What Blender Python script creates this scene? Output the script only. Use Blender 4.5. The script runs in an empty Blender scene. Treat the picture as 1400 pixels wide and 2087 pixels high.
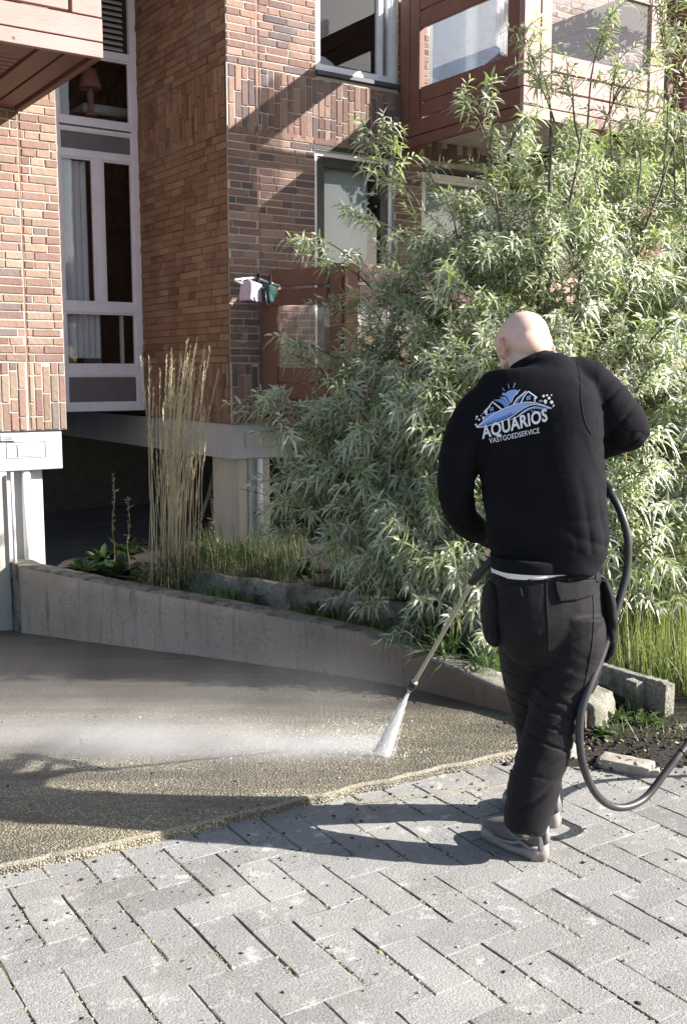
import bpy, bmesh, math, random
import numpy as np
from mathutils import Vector, Matrix, noise, geometry
from mathutils.bvhtree import BVHTree
random.seed(7); rng = np.random.default_rng(11)
sc = bpy.context.scene; COL = sc.collection
R = math.radians
# ------------------------------------------------------------------ camera, world, sun, exposure
FP, CX, CY, CAMH, PITCH = 2150.0, 700.0, 1043.5, 1.6, R(7.63)
cd = bpy.data.cameras.new('camera'); cam = bpy.data.objects.new('camera', cd); COL.objects.link(cam)
cam.location = (0, 0, CAMH); cam.rotation_euler = (R(90)-PITCH, 0, 0)
cd.sensor_fit = 'VERTICAL'; cd.sensor_height = 36; cd.lens = 36*FP/2087; cd.clip_start = .05; cd.clip_end = 2000
sc.camera = cam
SUN_EL = R(29.5); SX, SY = .99, -.13
sdir = Vector((SX, SY, 0)).normalized()*math.cos(SUN_EL) + Vector((0, 0, math.sin(SUN_EL)))
w = bpy.data.worlds.new('World'); sc.world = w; w.use_nodes = True
nt = w.node_tree; bg = nt.nodes['Background']; sk = nt.nodes.new('ShaderNodeTexSky')
sk.sky_type = 'NISHITA'; sk.sun_disc = False; sk.sun_elevation = SUN_EL
sk.sun_rotation = math.atan2(sdir.x, sdir.y); sk.air_density = 1.0; sk.dust_density = 1.4
nt.links.new(sk.outputs[0], bg.inputs[0]); bg.inputs[1].default_value = .064
sl = bpy.data.lights.new('sun', 'SUN'); sl.energy = 5.0; sl.angle = R(.55); sl.color = (1, .955, .89)
so = bpy.data.objects.new('sun', sl); COL.objects.link(so)
so.rotation_euler = sdir.to_track_quat('Z', 'Y').to_euler(); so.location = (8, -2, 9)
sc.view_settings.view_transform = 'Standard'; sc.view_settings.look = 'None'
sc.view_settings.exposure = 1.66; sc.view_settings.gamma = 1.0
sc.cycles.max_bounces = 8; sc.cycles.transparent_max_bounces = 16; sc.cycles.volume_bounces = 1
sc.cycles.volume_step_rate = 2.0; sc.cycles.volume_max_steps = 96

# ------------------------------------------------------------------ pixel <-> world helpers
CAM = Vector((0, 0, CAMH)); FWv = Vector((0, math.cos(PITCH), -math.sin(PITCH)))
UPv = Vector((0, math.sin(PITCH), math.cos(PITCH))); RTv = Vector((1, 0, 0))
def ray(x, y): return FWv*FP + RTv*(x-CX) + UPv*(CY-y)
def atY(x, y, Y): d = ray(x, y); return CAM + d*(Y/d.y)
def atz(x, y, z): d = ray(x, y); return CAM + d*((z-CAMH)/d.z)
CB = atY(470, 755, 9.0); CB.z = 0
BA = R(34); BU = Vector((math.cos(BA), math.sin(BA), 0)); BV = Vector((-math.sin(BA), math.cos(BA), 0))
def onplane(x, y, ly):
    d = ray(x, y); t = ((CB-CAM).dot(BV)+ly)/d.dot(BV); return CAM + d*t
def bloc(p): return Vector(((p-CB).dot(BU), (p-CB).dot(BV), p.z))

# ------------------------------------------------------------------ materials
MATS = {}
class NT:
    def __init__(s, name):
        m = bpy.data.materials.new(name); m.use_nodes = True; s.m = m; s.t = m.node_tree
        s.b = s.t.nodes['Principled BSDF']; s.out = s.t.nodes['Material Output']
        s.tc = s.t.nodes.new('ShaderNodeTexCoord'); s.co = s.tc.outputs['Object']; MATS[name] = m
    def n(s, typ, **kw):
        nd = s.t.nodes.new('ShaderNode'+typ)
        for k, v in kw.items(): setattr(nd, k, v)
        return nd
    def l(s, a, b): s.t.links.new(a, b)
    def noise(s, scale, detail=4, rough=.55, co=None, stretch=None):
        nd = s.n('TexNoise'); nd.inputs['Scale'].default_value = scale; nd.inputs['Detail'].default_value = detail
        nd.inputs['Roughness'].default_value = rough
        c = co or s.co
        if stretch:
            mp = s.n('Mapping'); mp.inputs['Scale'].default_value = stretch; s.l(c, mp.inputs[0]); c = mp.outputs[0]
        s.l(c, nd.inputs['Vector']); return nd.outputs['Fac']
    def voro(s, scale, feature='F1', out='Distance', rnd=1.0):
        nd = s.n('TexVoronoi', feature=feature); nd.inputs['Scale'].default_value = scale
        nd.inputs['Randomness'].default_value = rnd; s.l(s.co, nd.inputs['Vector']); return nd.outputs[out]
    def ramp(s, fac, stops, interp='LINEAR'):
        nd = s.n('ValToRGB'); cr = nd.color_ramp; cr.interpolation = interp
        while len(cr.elements) < len(stops): cr.elements.new(.5)
        for e, (p, c) in zip(cr.elements, stops):
            e.position = p; e.color = (c, c, c, 1) if isinstance(c, (int, float)) else (*c, 1)
        s.l(fac, nd.inputs[0]); return nd.outputs[0]
    def mix(s, fac, a, b, typ='MIX'):
        nd = s.n('Mix', data_type='RGBA', blend_type=typ)
        for sock, v in ((nd.inputs[0], fac), (nd.inputs[6], a), (nd.inputs[7], b)):
            if hasattr(v, 'node'): s.l(v, sock)
            elif isinstance(v, (int, float)): sock.default_value = v if sock == nd.inputs[0] else (v, v, v, 1)
            else: sock.default_value = (*v, 1)
        return nd.outputs[2]
    def math(s, op, a, b=0.0):
        nd = s.n('Math', operation=op)
        for i, v in enumerate((a, b)):
            if hasattr(v, 'node'): s.l(v, nd.inputs[i])
            else: nd.inputs[i].default_value = v
        return nd.outputs[0]
    def attr(s, name='col'):
        nd = s.n('Attribute'); nd.attribute_name = name; return nd.outputs['Color']
    def bump(s, h, strength=.3, dist=.01, prev=None):
        nd = s.n('Bump'); nd.inputs['Strength'].default_value = strength; nd.inputs['Distance'].default_value = dist
        s.l(h, nd.inputs['Height'])
        if prev is not None: s.l(prev, nd.inputs['Normal'])
        return nd.outputs[0]
    def fin(s, col=None, rough=None, nrm=None, metal=None, spec=None):
        for k, v in (('Base Color', col), ('Roughness', rough), ('Metallic', metal), ('Normal', nrm), ('Specular IOR Level', spec)):
            if v is None: continue
            if hasattr(v, 'node'): s.l(v, s.b.inputs[k])
            elif isinstance(v, (int, float)): s.b.inputs[k].default_value = v
            else: s.b.inputs[k].default_value = (*v, 1)
        return s.m
def plain(name, col, rough=.6, metal=0, vary=.15, bscale=60, bstr=.1, spec=.4):
    q = NT(name); f = q.noise(9, 5)
    a = tuple(c*(1-vary) for c in col); b = tuple(min(1, c*(1+vary)) for c in col)
    c = q.ramp(f, [(.3, a), (.7, b)]); return q.fin(c, rough, q.bump(q.noise(bscale, 3), bstr, .004), metal, spec)
# bricks: per-brick colour comes from the mesh's colour attribute
q = NT('brick'); c = q.attr(); c = q.mix(q.math('MULTIPLY', q.noise(55, 5, .7), .55), c, q.mix(1.0, c, (.45, .38, .36), 'MULTIPLY'))
c = q.mix(q.ramp(q.noise(1.3, 4), [(.52, 0), (.8, .28)]), c, (.5, .45, .42)); c = q.mix(1.0, c, q.ramp(q.noise(.9, 5, .6, stretch=(1, 1, .5)), [(.3, .74), (.62, 1.06)]), 'MULTIPLY')
q.fin(c, .88, q.bump(q.noise(130, 6, .7), .5, .006, q.bump(q.noise(28, 4), .5, .012)), spec=.25)
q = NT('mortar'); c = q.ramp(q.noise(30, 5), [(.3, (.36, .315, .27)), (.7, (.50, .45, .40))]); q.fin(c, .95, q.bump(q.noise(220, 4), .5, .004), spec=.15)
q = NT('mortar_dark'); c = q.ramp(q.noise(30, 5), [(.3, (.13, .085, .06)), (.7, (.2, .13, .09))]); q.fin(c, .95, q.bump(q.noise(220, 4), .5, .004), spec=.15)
# painted timber
def timber(name, a, b, bleach):
    q = NT(name); g = q.noise(7, 6, .65, stretch=(1.5, 1.5, 14)); g2 = q.noise(3.2, 5)
    c = q.ramp(g, [(.25, a), (.75, b)]); c = q.mix(q.ramp(g2, [(.45, 0), (.8, .55)]), c, bleach)
    k = q.voro(3.1); c = q.mix(q.ramp(k, [(.02, .85), (.05, 0)]), c, (.05, .03, .02))
    q.fin(c, .6, q.bump(g, .25, .006, q.bump(q.noise(200, 3, stretch=(1, 1, .1)), .1, .002)), spec=.35)
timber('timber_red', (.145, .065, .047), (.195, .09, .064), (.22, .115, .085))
timber('timber_faded_sunlit', (.27, .16, .145), (.35, .22, .20), (.40, .27, .25))  # faded paint, with the sunlit brightness of the fronts put into the colour
plain('lavender_frame', (.72, .72, .84), .45, vary=.05)
plain('white_frame', (.72, .72, .75), .4, vary=.05)
plain('panel_grey', (.135, .13, .15), .5, vary=.08)
plain('dark_frame', (.018, .022, .025), .4)
plain('sill_slate', (.06, .06, .08), .5)
q = NT('concrete_painted'); n1 = q.noise(2.2, 6, stretch=(1, 1, .25)); c = q.ramp(n1, [(.3, (.37, .37, .39)), (.7, (.46, .46, .48))])
q.fin(c, .75, q.bump(q.noise(90, 4), .15, .003), spec=.25)
q = NT('concrete_cream'); n1 = q.noise(2.6, 6, stretch=(1, 1, .25)); c = q.ramp(n1, [(.3, (.40, .37, .32)), (.7, (.52, .48, .42))])
q.fin(c, .8, q.bump(q.noise(90, 4), .2, .003), spec=.25)
# old stained concrete for the planter wall
q = NT('concrete_wall'); n1 = q.noise(3, 7, .6); st = q.noise(5, 6, .6, stretch=(4, 4, .35)); c = q.ramp(n1, [(.3, (.38, .295, .23)), (.7, (.53, .43, .35))])
c = q.mix(q.ramp(st, [(.55, 0), (.78, .7)]), c, (.11, .085, .07)); sx = q.n('SeparateXYZ'); q.l(q.co, sx.inputs[0])
wx = q.n('Mapping'); wx.inputs['Rotation'].default_value = (0, 0, 0); dmp = q.ramp(q.math('ADD', q.math('MULTIPLY', sx.outputs[0], .35), .45), [(.12, 0), (.66, .82)])
c = q.mix(dmp, c, (.105, .068, .046)); pit = q.voro(24); c = q.mix(q.ramp(pit, [(.05, .8), (.1, 0)]), c, (.03, .025, .02))
c = q.mix(q.ramp(q.math('ADD', q.noise(40, 4), q.math('MULTIPLY', q.noise(6, 3), .6)), [(.88, 0), (1.0, .3)]), c, (.08, .08, .05))
q.fin(c, .85, q.bump(q.noise(45, 6, .65), .5, .012, q.bump(q.math('MINIMUM', pit, .1), .8, .02)), spec=.25)
q = NT('concrete_cap'); n1 = q.noise(60, 5, .7); c = q.ramp(n1, [(.35, (.18, .165, .14)), (.7, (.44, .41, .355))])
c = q.mix(q.ramp(q.noise(8, 5), [(.45, 0), (.65, .8)]), c, (.07, .075, .035)); q.fin(c, .9, q.bump(q.noise(70, 6, .7), .9, .02))
# paving stones
q = NT('paver'); base = q.attr(); fine = q.noise(300, 3, .75); c = q.mix(1.0, base, q.ramp(fine, [(.30, .38), (.5, .95), (.70, 1.7)]), 'MULTIPLY')
v = q.voro(95); c = q.mix(q.ramp(v, [(.10, .85), (.17, 0)]), c, (.09, .08, .07))
v2 = q.voro(60, out='Color'); c = q.mix(q.math('MULTIPLY', q.ramp(v2, [(.8, 0), (.9, 1)]), .3), c, (.42, .41, .39)); v3 = q.voro(34); c = q.mix(q.ramp(v3, [(.06, .9), (.10, 0)]), c, (.045, .04, .035))
lg = q.noise(2.2, 6, .6); c = q.mix(q.ramp(lg, [(.5, 0), (.72, .5)]), c, (.36, .34, .315)); c = q.mix(q.ramp(q.noise(9, 6, .7), [(.58, 0), (.68, .75)]), c, (.50, .485, .46)); c = q.mix(q.ramp(q.noise(3.7, 5), [(.54, 0), (.76, .5)]), c, (.15, .13, .10))
q.fin(c, .82, q.bump(fine, .55, .004, q.bump(q.noise(120, 4), .6, .006)), spec=.3)
q = NT('joint_sand'); c = q.ramp(q.noise(190, 4, .7), [(.3, (.07, .062, .045)), (.5, (.22, .20, .15)), (.72, (.40, .37, .30))]); c = q.mix(q.ramp(q.noise(9, 4), [(.45, 0), (.6, .8)]), c, (.10, .11, .04))
q.fin(c, .95, q.bump(q.noise(200, 5, .7), 1, .012))
# exposed aggregate driveway, wet
q = NT('aggregate'); v = q.voro(135, out='Color'); vd = q.voro(135)
c = q.ramp(v, [(0, (.08, .07, .05)), (.25, (.17, .15, .105)), (.5, (.31, .28, .20)), (.78, (.50, .46, .34)), (1, (.80, .76, .62))])
c = q.mix(q.ramp(vd, [(.30, 0), (.6, .85)]), c, (.085, .072, .048)); lg = q.noise(1.7, 6, .6, stretch=(.5, 1.6, 1)); c = q.mix(q.ramp(lg, [(.48, 0), (.74, .55)]), c, (.19, .155, .095)); c = q.mix(q.ramp(q.noise(2.6, 6, .7, stretch=(.35, 2.2, 1)), [(.47, 0), (.64, .72)]), c, (.075, .066, .055))
sx = q.n('SeparateXYZ'); q.l(q.co, sx.inputs[0]); wetf = q.ramp(q.math('ADD', sx.outputs[1], q.math('MULTIPLY', q.noise(1.2, 5), 1.2)), [(0, 0), (1, 1)])
wm = q.n('MapRange'); q.l(q.math('ADD', sx.outputs[1], q.math('MULTIPLY', q.noise(1.3, 5), 1.0)), wm.inputs[0]); wm.inputs[1].default_value = 4.9; wm.inputs[2].default_value = 5.7
c = q.mix(q.ramp(q.noise(1.05, 5, .65, stretch=(.5, 1.5, 1)), [(.47, 0), (.56, .5)]), c, (.07, .062, .05)); c = q.mix(q.math('MULTIPLY', wm.outputs[0], .75), c, (.035, .033, .034))
rg = q.ramp(lg, [(.35, .38), (.65, .62)])
q.fin(c, rg, q.bump(vd, 1.0, .006, q.bump(q.noise(30, 5), .4, .01)), spec=.5)
q = NT('edge_cement'); c = q.ramp(q.noise(150, 5, .7), [(.3, (.10, .09, .07)), (.7, (.36, .33, .26))]); q.fin(c, .85, q.bump(q.noise(120, 5, .7), .8, .01))
q = NT('soil'); c = q.ramp(q.noise(60, 6, .7), [(.3, (.012, .010, .008)), (.6, (.035, .028, .02)), (.8, (.09, .075, .055))]); q.fin(c, .95, q.bump(q.noise(70, 6, .75), 1, .03))
q = NT('garage_floor'); c = q.ramp(q.noise(1.4, 6, stretch=(.5, 2, 1)), [(.35, (.26, .26, .31)), (.7, (.46, .46, .53))]); q.fin(c, .35, spec=.5)
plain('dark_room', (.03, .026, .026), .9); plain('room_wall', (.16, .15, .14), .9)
plain('black_plastic', (.014, .014, .015), .35, vary=.1); plain('hose_rubber', (.035, .034, .037), .42, vary=.2, bscale=25)
q = NT('steel'); q.fin((.47, .45, .37), .38, q.bump(q.noise(60, 3), .1, .002), .75)
plain('white_plastic', (.75, .75, .75), .4, vary=.03); plain('curtain', (.72, .75, .80), .85, vary=.05); plain('net_white', (.85, .85, .88), .8, vary=.03); plain('net_sheer', (.9, .9, .93), .8, vary=.03)
plain('blind_pale', (.50, .56, .55), .8, vary=.06); plain('blind_blue', (.10, .13, .18), .8, vary=.2); plain('stone', (.30, .27, .23), .9, vary=.3, bscale=25, bstr=.8)
plain('towel_pink', (.62, .47, .62), .95, vary=.05, bscale=300, bstr=.4); plain('towel_green', (.02, .06, .055), .95, vary=.3, bscale=300, bstr=.4)
plain('soffit', (.52, .50, .44), .8); plain('lamp_cloth', (.6, .3, .24), .8); plain('linen', (.75, .76, .8), .9, vary=.05)
def cloth(name, a, b, rough=.9, sheen=.15, weave=900):
    q = NT(name); c = q.ramp(q.noise(7, 5, .6), [(.3, a), (.7, b)])
    q.b.inputs['Sheen Weight'].default_value = sheen; q.b.inputs['Sheen Roughness'].default_value = .5
    q.fin(c, rough, q.bump(q.noise(weave, 2), .15, .001, q.bump(q.noise(22, 4, .55, stretch=(1, 1, 1.6)), .16, .012)), spec=.14)
cloth('sweat_black', (.0045, .0045, .007), (.008, .0078, .0105), sheen=.0)
cloth('trouser_cloth', (.008, .0072, .009), (.0145, .013, .0155), rough=.72, sheen=.03)
cloth('tshirt', (.62, .62, .66), (.72, .72, .76), sheen=.1); cloth('undershirt', (.05, .06, .08), (.07, .08, .1))
q = NT('skin'); c = q.attr(); c = q.mix(q.math('MULTIPLY', q.noise(38, 5), .22), c, (.60, .26, .20)); q.b.inputs['Subsurface Weight'].default_value = .12
q.b.inputs['Subsurface Radius'].default_value = (.012, .005, .003); q.fin(c, .43, q.bump(q.noise(350, 4), .18, .002, q.bump(q.noise(18, 3), .12, .01)), spec=.42)
plain('shoe_grey', (.11, .10, .105), .7, bscale=300, bstr=.4); plain('shoe_sole', (.25, .225, .21), .6, vary=.15); plain('shoe_trim', (.2, .19, .2), .55)
for nme, cc in (('print_white', (.80, .80, .86)), ('print_blue', (.11, .22, .62)), ('print_light', (.30, .42, .80)), ('print_mid', (.18, .30, .70)), ('print_grey', (.26, .27, .33))): plain(nme, cc, .75, vary=.06)
plain('paper', (.78, .78, .8), .6, vary=.02); plain('ink', (.10, .10, .12), .7)
def foliage(name, trans=.3, rough=.5, spec=.4):
    q = NT(name); c = q.attr(); q.fin(c, rough, spec=spec)
    tr = q.n('BsdfTranslucent'); q.l(q.mix(1.0, c, (1.0, 1.15, .45), 'MULTIPLY'), tr.inputs[0]); ms = q.n('MixShader'); ms.inputs[0].default_value = trans
    q.l(q.b.outputs[0], ms.inputs[1]); q.l(tr.outputs[0], ms.inputs[2]); q.l(ms.outputs[0], q.out.inputs[0])
foliage('leaf_silver', .30, .46, .5); foliage('leaf_green', .3, .5); foliage('straw', .25, .7, .3)
q = NT('bark'); c = q.ramp(q.noise(30, 5), [(.3, (.045, .036, .028)), (.7, (.14, .12, .095))]); q.fin(c, .85)
q2 = MATS['net_sheer'].node_tree; t2 = q2.nodes.new('ShaderNodeBsdfTransparent'); m2_ = q2.nodes.new('ShaderNodeMixShader'); m2_.inputs[0].default_value = .72; q2.links.new(q2.nodes['Principled BSDF'].outputs[0], m2_.inputs[1]); q2.links.new(t2.outputs[0], m2_.inputs[2]); q2.links.new(m2_.outputs[0], q2.nodes['Material Output'].inputs[0])
def glassmat(name, tint, ior=1.5, minr=.05):
    q = NT(name); tb = q.n('BsdfTransparent'); tb.inputs[0].default_value = (*tint, 1); gl = q.n('BsdfGlossy'); gl.inputs['Roughness'].default_value = .015
    q.l(q.bump(q.noise(2.2, 2), .05, .02), gl.inputs['Normal'])
    fr = q.n('Fresnel'); fr.inputs[0].default_value = ior; ge = q.n('NewGeometry'); f = q.math('MULTIPLY', q.math('ADD', q.math('MULTIPLY', fr.outputs[0], 1.3), minr), q.math('SUBTRACT', 1, ge.outputs['Backfacing'])); ms = q.n('MixShader'); q.l(f, ms.inputs[0])
    q.l(tb.outputs[0], ms.inputs[1]); q.l(gl.outputs[0], ms.inputs[2]); q.l(ms.outputs[0], q.out.inputs[0])
glassmat('glass', (.86, .88, .9)); glassmat('glass_clear', (.985, .99, .995), minr=.01)
q2 = MATS['glass_clear'].node_tree; df = q2.nodes.new('ShaderNodeBsdfDiffuse'); df.inputs[0].default_value = (.55, .6, .68, 1); ms2 = q2.nodes.new('ShaderNodeMixShader'); ms2.inputs[0].default_value = .05
o_ = q2.nodes['Material Output']; src = o_.inputs[0].links[0].from_socket; q2.links.new(src, ms2.inputs[1]); q2.links.new(df.outputs[0], ms2.inputs[2]); q2.links.new(ms2.outputs[0], o_.inputs[0])

# ------------------------------------------------------------------ mesh helpers
def tag(o, label=None, cat=None, group=None, kind=None):
    if label: o['label'] = label
    if cat: o['category'] = cat
    if group: o['group'] = group
    if kind: o['kind'] = kind
    return o
def empty(name, loc=(0, 0, 0), rz=0, parent=None):
    o = bpy.data.objects.new(name, None); COL.objects.link(o); o.location = loc; o.rotation_euler = (0, 0, rz); o.empty_display_size = .1
    if parent: o.parent = parent
    return o
def link(name, me, mat, parent=None, smooth=False):
    mats = mat if isinstance(mat, (list, tuple)) else [mat]
    for m in mats: me.materials.append(MATS[m])
    if smooth: me.polygons.foreach_set('use_smooth', [True]*len(me.polygons))
    o = bpy.data.objects.new(name, me); COL.objects.link(o)
    if parent: o.parent = parent
    return o
class MB:
    def __init__(s): s.v = []; s.f = []; s.c = []; s.mi = []
    def add(s, vs, fs, col=None, mi=0):
        b = len(s.v); s.v += [tuple(p) for p in vs]; s.f += [tuple(b+i for i in f) for f in fs]
        s.c += [col or (1, 1, 1)]*len(vs); s.mi += [mi]*len(fs); return s
    def box(s, x0, x1, y0, y1, z0, z1, col=None, mi=0, M=None):
        vs = [Vector(p) for p in ((x0,y0,z0),(x1,y0,z0),(x1,y1,z0),(x0,y1,z0),(x0,y0,z1),(x1,y0,z1),(x1,y1,z1),(x0,y1,z1))]
        if M: vs = [M @ p for p in vs]
        return s.add(vs, [(0,3,2,1),(4,5,6,7),(0,1,5,4),(1,2,6,5),(2,3,7,6),(3,0,4,7)], col, mi)
    def tube(s, pts, rad, n=8, col=None, cap=True, mi=0, flat=None):
        pts = [Vector(p) for p in pts]; vs = []; N = len(pts); up = None
        for i, p in enumerate(pts):
            t = (pts[min(i+1, N-1)]-pts[max(i-1, 0)])
            t = t.normalized() if t.length > 1e-9 else Vector((0, 0, 1))
            if up is None:
                up = t.orthogonal().normalized()
            a = (up - t*up.dot(t)); a = a.normalized() if a.length > 1e-6 else t.orthogonal().normalized(); up = a; b = t.cross(a)
            r = rad[i] if isinstance(rad, (list, tuple)) else rad
            for k in range(n):
                th = 2*math.pi*k/n; vs.append(p + a*(r*math.cos(th)) + b*(r*math.sin(th)*(flat or 1)))
        fs = [(i*n+k, i*n+(k+1) % n, (i+1)*n+(k+1) % n, (i+1)*n+k) for i in range(N-1) for k in range(n)]
        if cap: fs += [tuple(range(n-1, -1, -1)), tuple((N-1)*n+k for k in range(n))]
        return s.add(vs, fs, col, mi)
    def build(s, name, mat, parent=None, smooth=False, bevel=0, mod=None):
        me = bpy.data.meshes.new(name); me.from_pydata(s.v, [], s.f)
        ca = me.color_attributes.new('col', 'FLOAT_COLOR', 'POINT')
        a = np.ones((len(s.v), 4), dtype=np.float32); a[:, :3] = np.array(s.c, dtype=np.float32); ca.data.foreach_set('color', a.ravel())
        me.polygons.foreach_set('material_index', s.mi); me.update()
        o = link(name, me, mat, parent, smooth)
        if bevel:
            b = o.modifiers.new('b', 'BEVEL'); b.width = bevel; b.segments = 2; b.limit_method = 'ANGLE'
        return o
def npmesh(name, V, F, Cc, mat, parent=None, smooth=True):
    """V (n,3), F list of (m,k) int arrays, Cc (n,3)"""
    me = bpy.data.meshes.new(name); me.vertices.add(len(V)); me.vertices.foreach_set('co', V.astype(np.float32).ravel())
    loops = np.concatenate([f.ravel() for f in F]); tot = np.concatenate([np.full(len(f), f.shape[1]) for f in F]); st = np.concatenate([[0], np.cumsum(tot)[:-1]])
    me.loops.add(len(loops)); me.loops.foreach_set('vertex_index', loops.astype(np.int32))
    me.polygons.add(len(tot)); me.polygons.foreach_set('loop_start', st.astype(np.int32)); me.polygons.foreach_set('loop_total', tot.astype(np.int32))
    me.update(calc_edges=True)
    ca = me.color_attributes.new('col', 'FLOAT_COLOR', 'POINT'); a = np.ones((len(V), 4), dtype=np.float32); a[:, :3] = Cc; ca.data.foreach_set('color', a.ravel())
    return link(name, me, mat, parent, smooth)
def nrm(a): return a/np.maximum(np.linalg.norm(a, axis=1, keepdims=True), 1e-9)
def leaf_arrays(P, D, S, L, Wd, curl, col, T=(0, .3, .65, 1), WT=(.25, 1, .75, 0), fold=.25):
    """one curved blade per row: P base, D direction, S side hint, L length, Wd width, curl droop"""
    n = len(P); D = nrm(D); S = nrm(S - D*np.sum(S*D, 1, keepdims=True)); Nn = np.cross(D, S); out = []; down = np.array([0, 0, -1.])
    for t, wt in zip(T, WT):
        c = P + D*(L*t)[:, None] + down*((curl*L)*t*t)[:, None]
        if wt > 0:
            h = S*(Wd*wt*.5)[:, None]; up = Nn*(Wd*wt*fold*.5)[:, None]
            out += [c - h + up, c, c + h + up]
        else: out.append(c)
    V = np.stack(out, 1); k = V.shape[1]; base = (np.arange(n)*k)[:, None]; nsec = len(T)-1; quads = []; tris = []
    for i in range(nsec-1):
        a = 3*i; quads += [[a, a+1, a+4, a+3], [a+1, a+2, a+5, a+4]]
    a = 3*(nsec-1)
    if WT[-1] > 0: quads += [[a, a+1, a+4, a+3], [a+1, a+2, a+5, a+4]]
    else: tris += [[a, a+1, a+3], [a+1, a+2, a+3]]
    F = []
    if quads: F.append((base[:, :, None]+np.array(quads)[None]).reshape(-1, 4))
    if tris: F.append((base[:, :, None]+np.array(tris)[None]).reshape(-1, 3))
    return V.reshape(-1, 3), F, np.repeat(col, k, axis=0)
def blades(name, pts, h, wdt, lean, curl, cols, mat, parent=None, sp=.25):
    n = len(pts); th = rng.uniform(0, 2*np.pi, n); l = np.abs(rng.normal(0, lean, n))
    D = np.stack([np.cos(th)*l, np.sin(th)*l, np.ones(n)], 1); S = np.stack([-np.sin(th+rng.normal(0, .6, n)), np.cos(th), np.zeros(n)], 1)
    L = h*rng.uniform(1-sp, 1+sp, n); col = np.array(cols)[rng.integers(0, len(cols), n)]*rng.uniform(.75, 1.25, (n, 1))
    # curl bends sideways: emulate by droop
    V, F, Cc = leaf_arrays(pts, D, S, L, np.full(n, wdt)*rng.uniform(.7, 1.3, n), np.abs(rng.normal(0, curl, n)), col, T=(0, .4, .75, 1), WT=(.9, .8, .5, 0))
    return npmesh(name, V, F, Cc, mat, parent)

# ------------------------------------------------------------------ ground, ramp, paving
def gz(X, Y):
    """height of the driveway: level by the paving, falling towards the garage"""
    t = max(0.0, Y-4.7); return max(-.62, -.12*t + (.03 if Y < 4.7 else .03*max(0, 1-t)))
def bigground():
    xs = [-200, -60, -20, -10, -5, -2, 0, 2, 5, 10, 20, 60, 200]; ys = [-200, -60, -20, -5, 0, 2, 4.0, 4.3, 4.7, 5.5, 6.5, 7.5, 8.5, 9.5, 11, 14, 20, 60, 200, 600]
    m = MB(); vs = [(x, y, -.06 if y < 4.3 else max(-.95, -.12-.16*(y-4.3))) for y in ys for x in xs]; nx = len(xs)
    m.add(vs, [(j*nx+i, j*nx+i+1, (j+1)*nx+i+1, (j+1)*nx+i) for j in range(len(ys)-1) for i in range(nx-1)])
    tag(m.build('ground', 'joint_sand'), kind='structure')
bigground()
# front edge of the driveway slab, picked on the ground
FE = [(-500, 1846), (-200, 1800), (0, 1765), (120, 1742), (290, 1705), (460, 1664), (640, 1622), (850, 1575), (1050, 1531), (1150, 1508), (1250, 1488)]
FEw = [atz(x, y, .032) for x, y in FE]
def edgeY(X):
    for a, b in zip(FEw[:-1], FEw[1:]):
        if a.x <= X <= b.x:
            t = (X-a.x)/(b.x-a.x); return a.y*(1-t)+b.y*t
    return FEw[0].y + (X-FEw[0].x)*.35 if X < FEw[0].x else FEw[-1].y
# joint sand sheet under the pavers
PW = .13; A2 = Vector((.538, -.843)); B2 = Vector((.843, .538)); O2 = Vector((atz(15, 1810, 0).x, atz(15, 1810, 0).y))
def paving():
    m = MB()
    for c in range(-60, 70):
        for r in range(-60, 60):
            s = (c-r) % 4
            if s not in (0, 3): continue
            cw, ch = (2, 1) if s == 0 else (1, 2)
            # c runs along B, r runs along A
            b0, b1, a0, a1 = c*PW, (c+cw)*PW, r*PW, (r+ch)*PW
            ctr = O2 + B2*((b0+b1)/2) + A2*((a0+a1)/2)
            if not (-2.6 < ctr.x < 3.3 and 1.3 < ctr.y < 5.0): continue
            if ctr.y > edgeY(ctr.x)+.3 and ctr.x < 1.1: continue
            gb = random.uniform(.0018, .0038); ga = random.uniform(.0003, .001); wvy = random.uniform(0, 99)
            b0 += gb; b1 -= gb; a0 += ga; a1 -= ga; dz = random.gauss(0, .0010); tx = random.gauss(0, .003); ty = random.gauss(0, .003)
            g = random.uniform(.205, .25)*(.86 if random.random() < .1 else 1); tint = random.uniform(-.003, .007); col = (g*1.01+tint*.6, g, g*.97-tint*.4)
            ch_ = .0035
            def P(b, a, z):
                p = O2 + B2*b + A2*a
                return (p.x, p.y, z + dz + (b-(b0+b1)/2)*tx + (a-(a0+a1)/2)*ty)
            vs = []
            for ins, z in ((0, -.05), (0, -.0035), (ch_*.35, -.0010), (ch_*.9, 0)):
                # jittered outline so the stones look worn
                for bb, aa in ((b0+ins, a0+ins), ((b0+b1)/2, a0+ins), (b1-ins, a0+ins), (b1-ins, (a0+a1)/2), (b1-ins, a1-ins), ((b0+b1)/2, a1-ins), (b0+ins, a1-ins), (b0+ins, (a0+a1)/2)):
                    j = 0 if z < -.02 else .0016
                    vs.append(P(bb+random.gauss(0, j), aa+random.gauss(0, j), z+(random.gauss(0, .0005) if z > -.004 else 0)))
            fs = []
            for k in range(3):
                for i in range(8): fs.append((k*8+i, k*8+(i+1) % 8, (k+1)*8+(i+1) % 8, (k+1)*8+i))
            fs.append(tuple(24+i for i in range(8)))
            m.add(vs, fs, col)
    o = m.build('pavement', 'paver'); tag(o, kind='structure')
    s = MB(); s.add([(-3, 1, -.0042), (4, 1, -.0042), (4, 4.7, -.0042), (-3, 4.7, -.0042)], [(0, 1, 2, 3)]); s.add([(1.25, 4.7, -.0042), (4, 4.7, -.0042), (4, 5.2, -.0042), (1.25, 5.2, -.0042)], [(0, 1, 2, 3)]); tag(s.build('joint_bed', 'joint_sand'), kind='structure')
paving()
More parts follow.
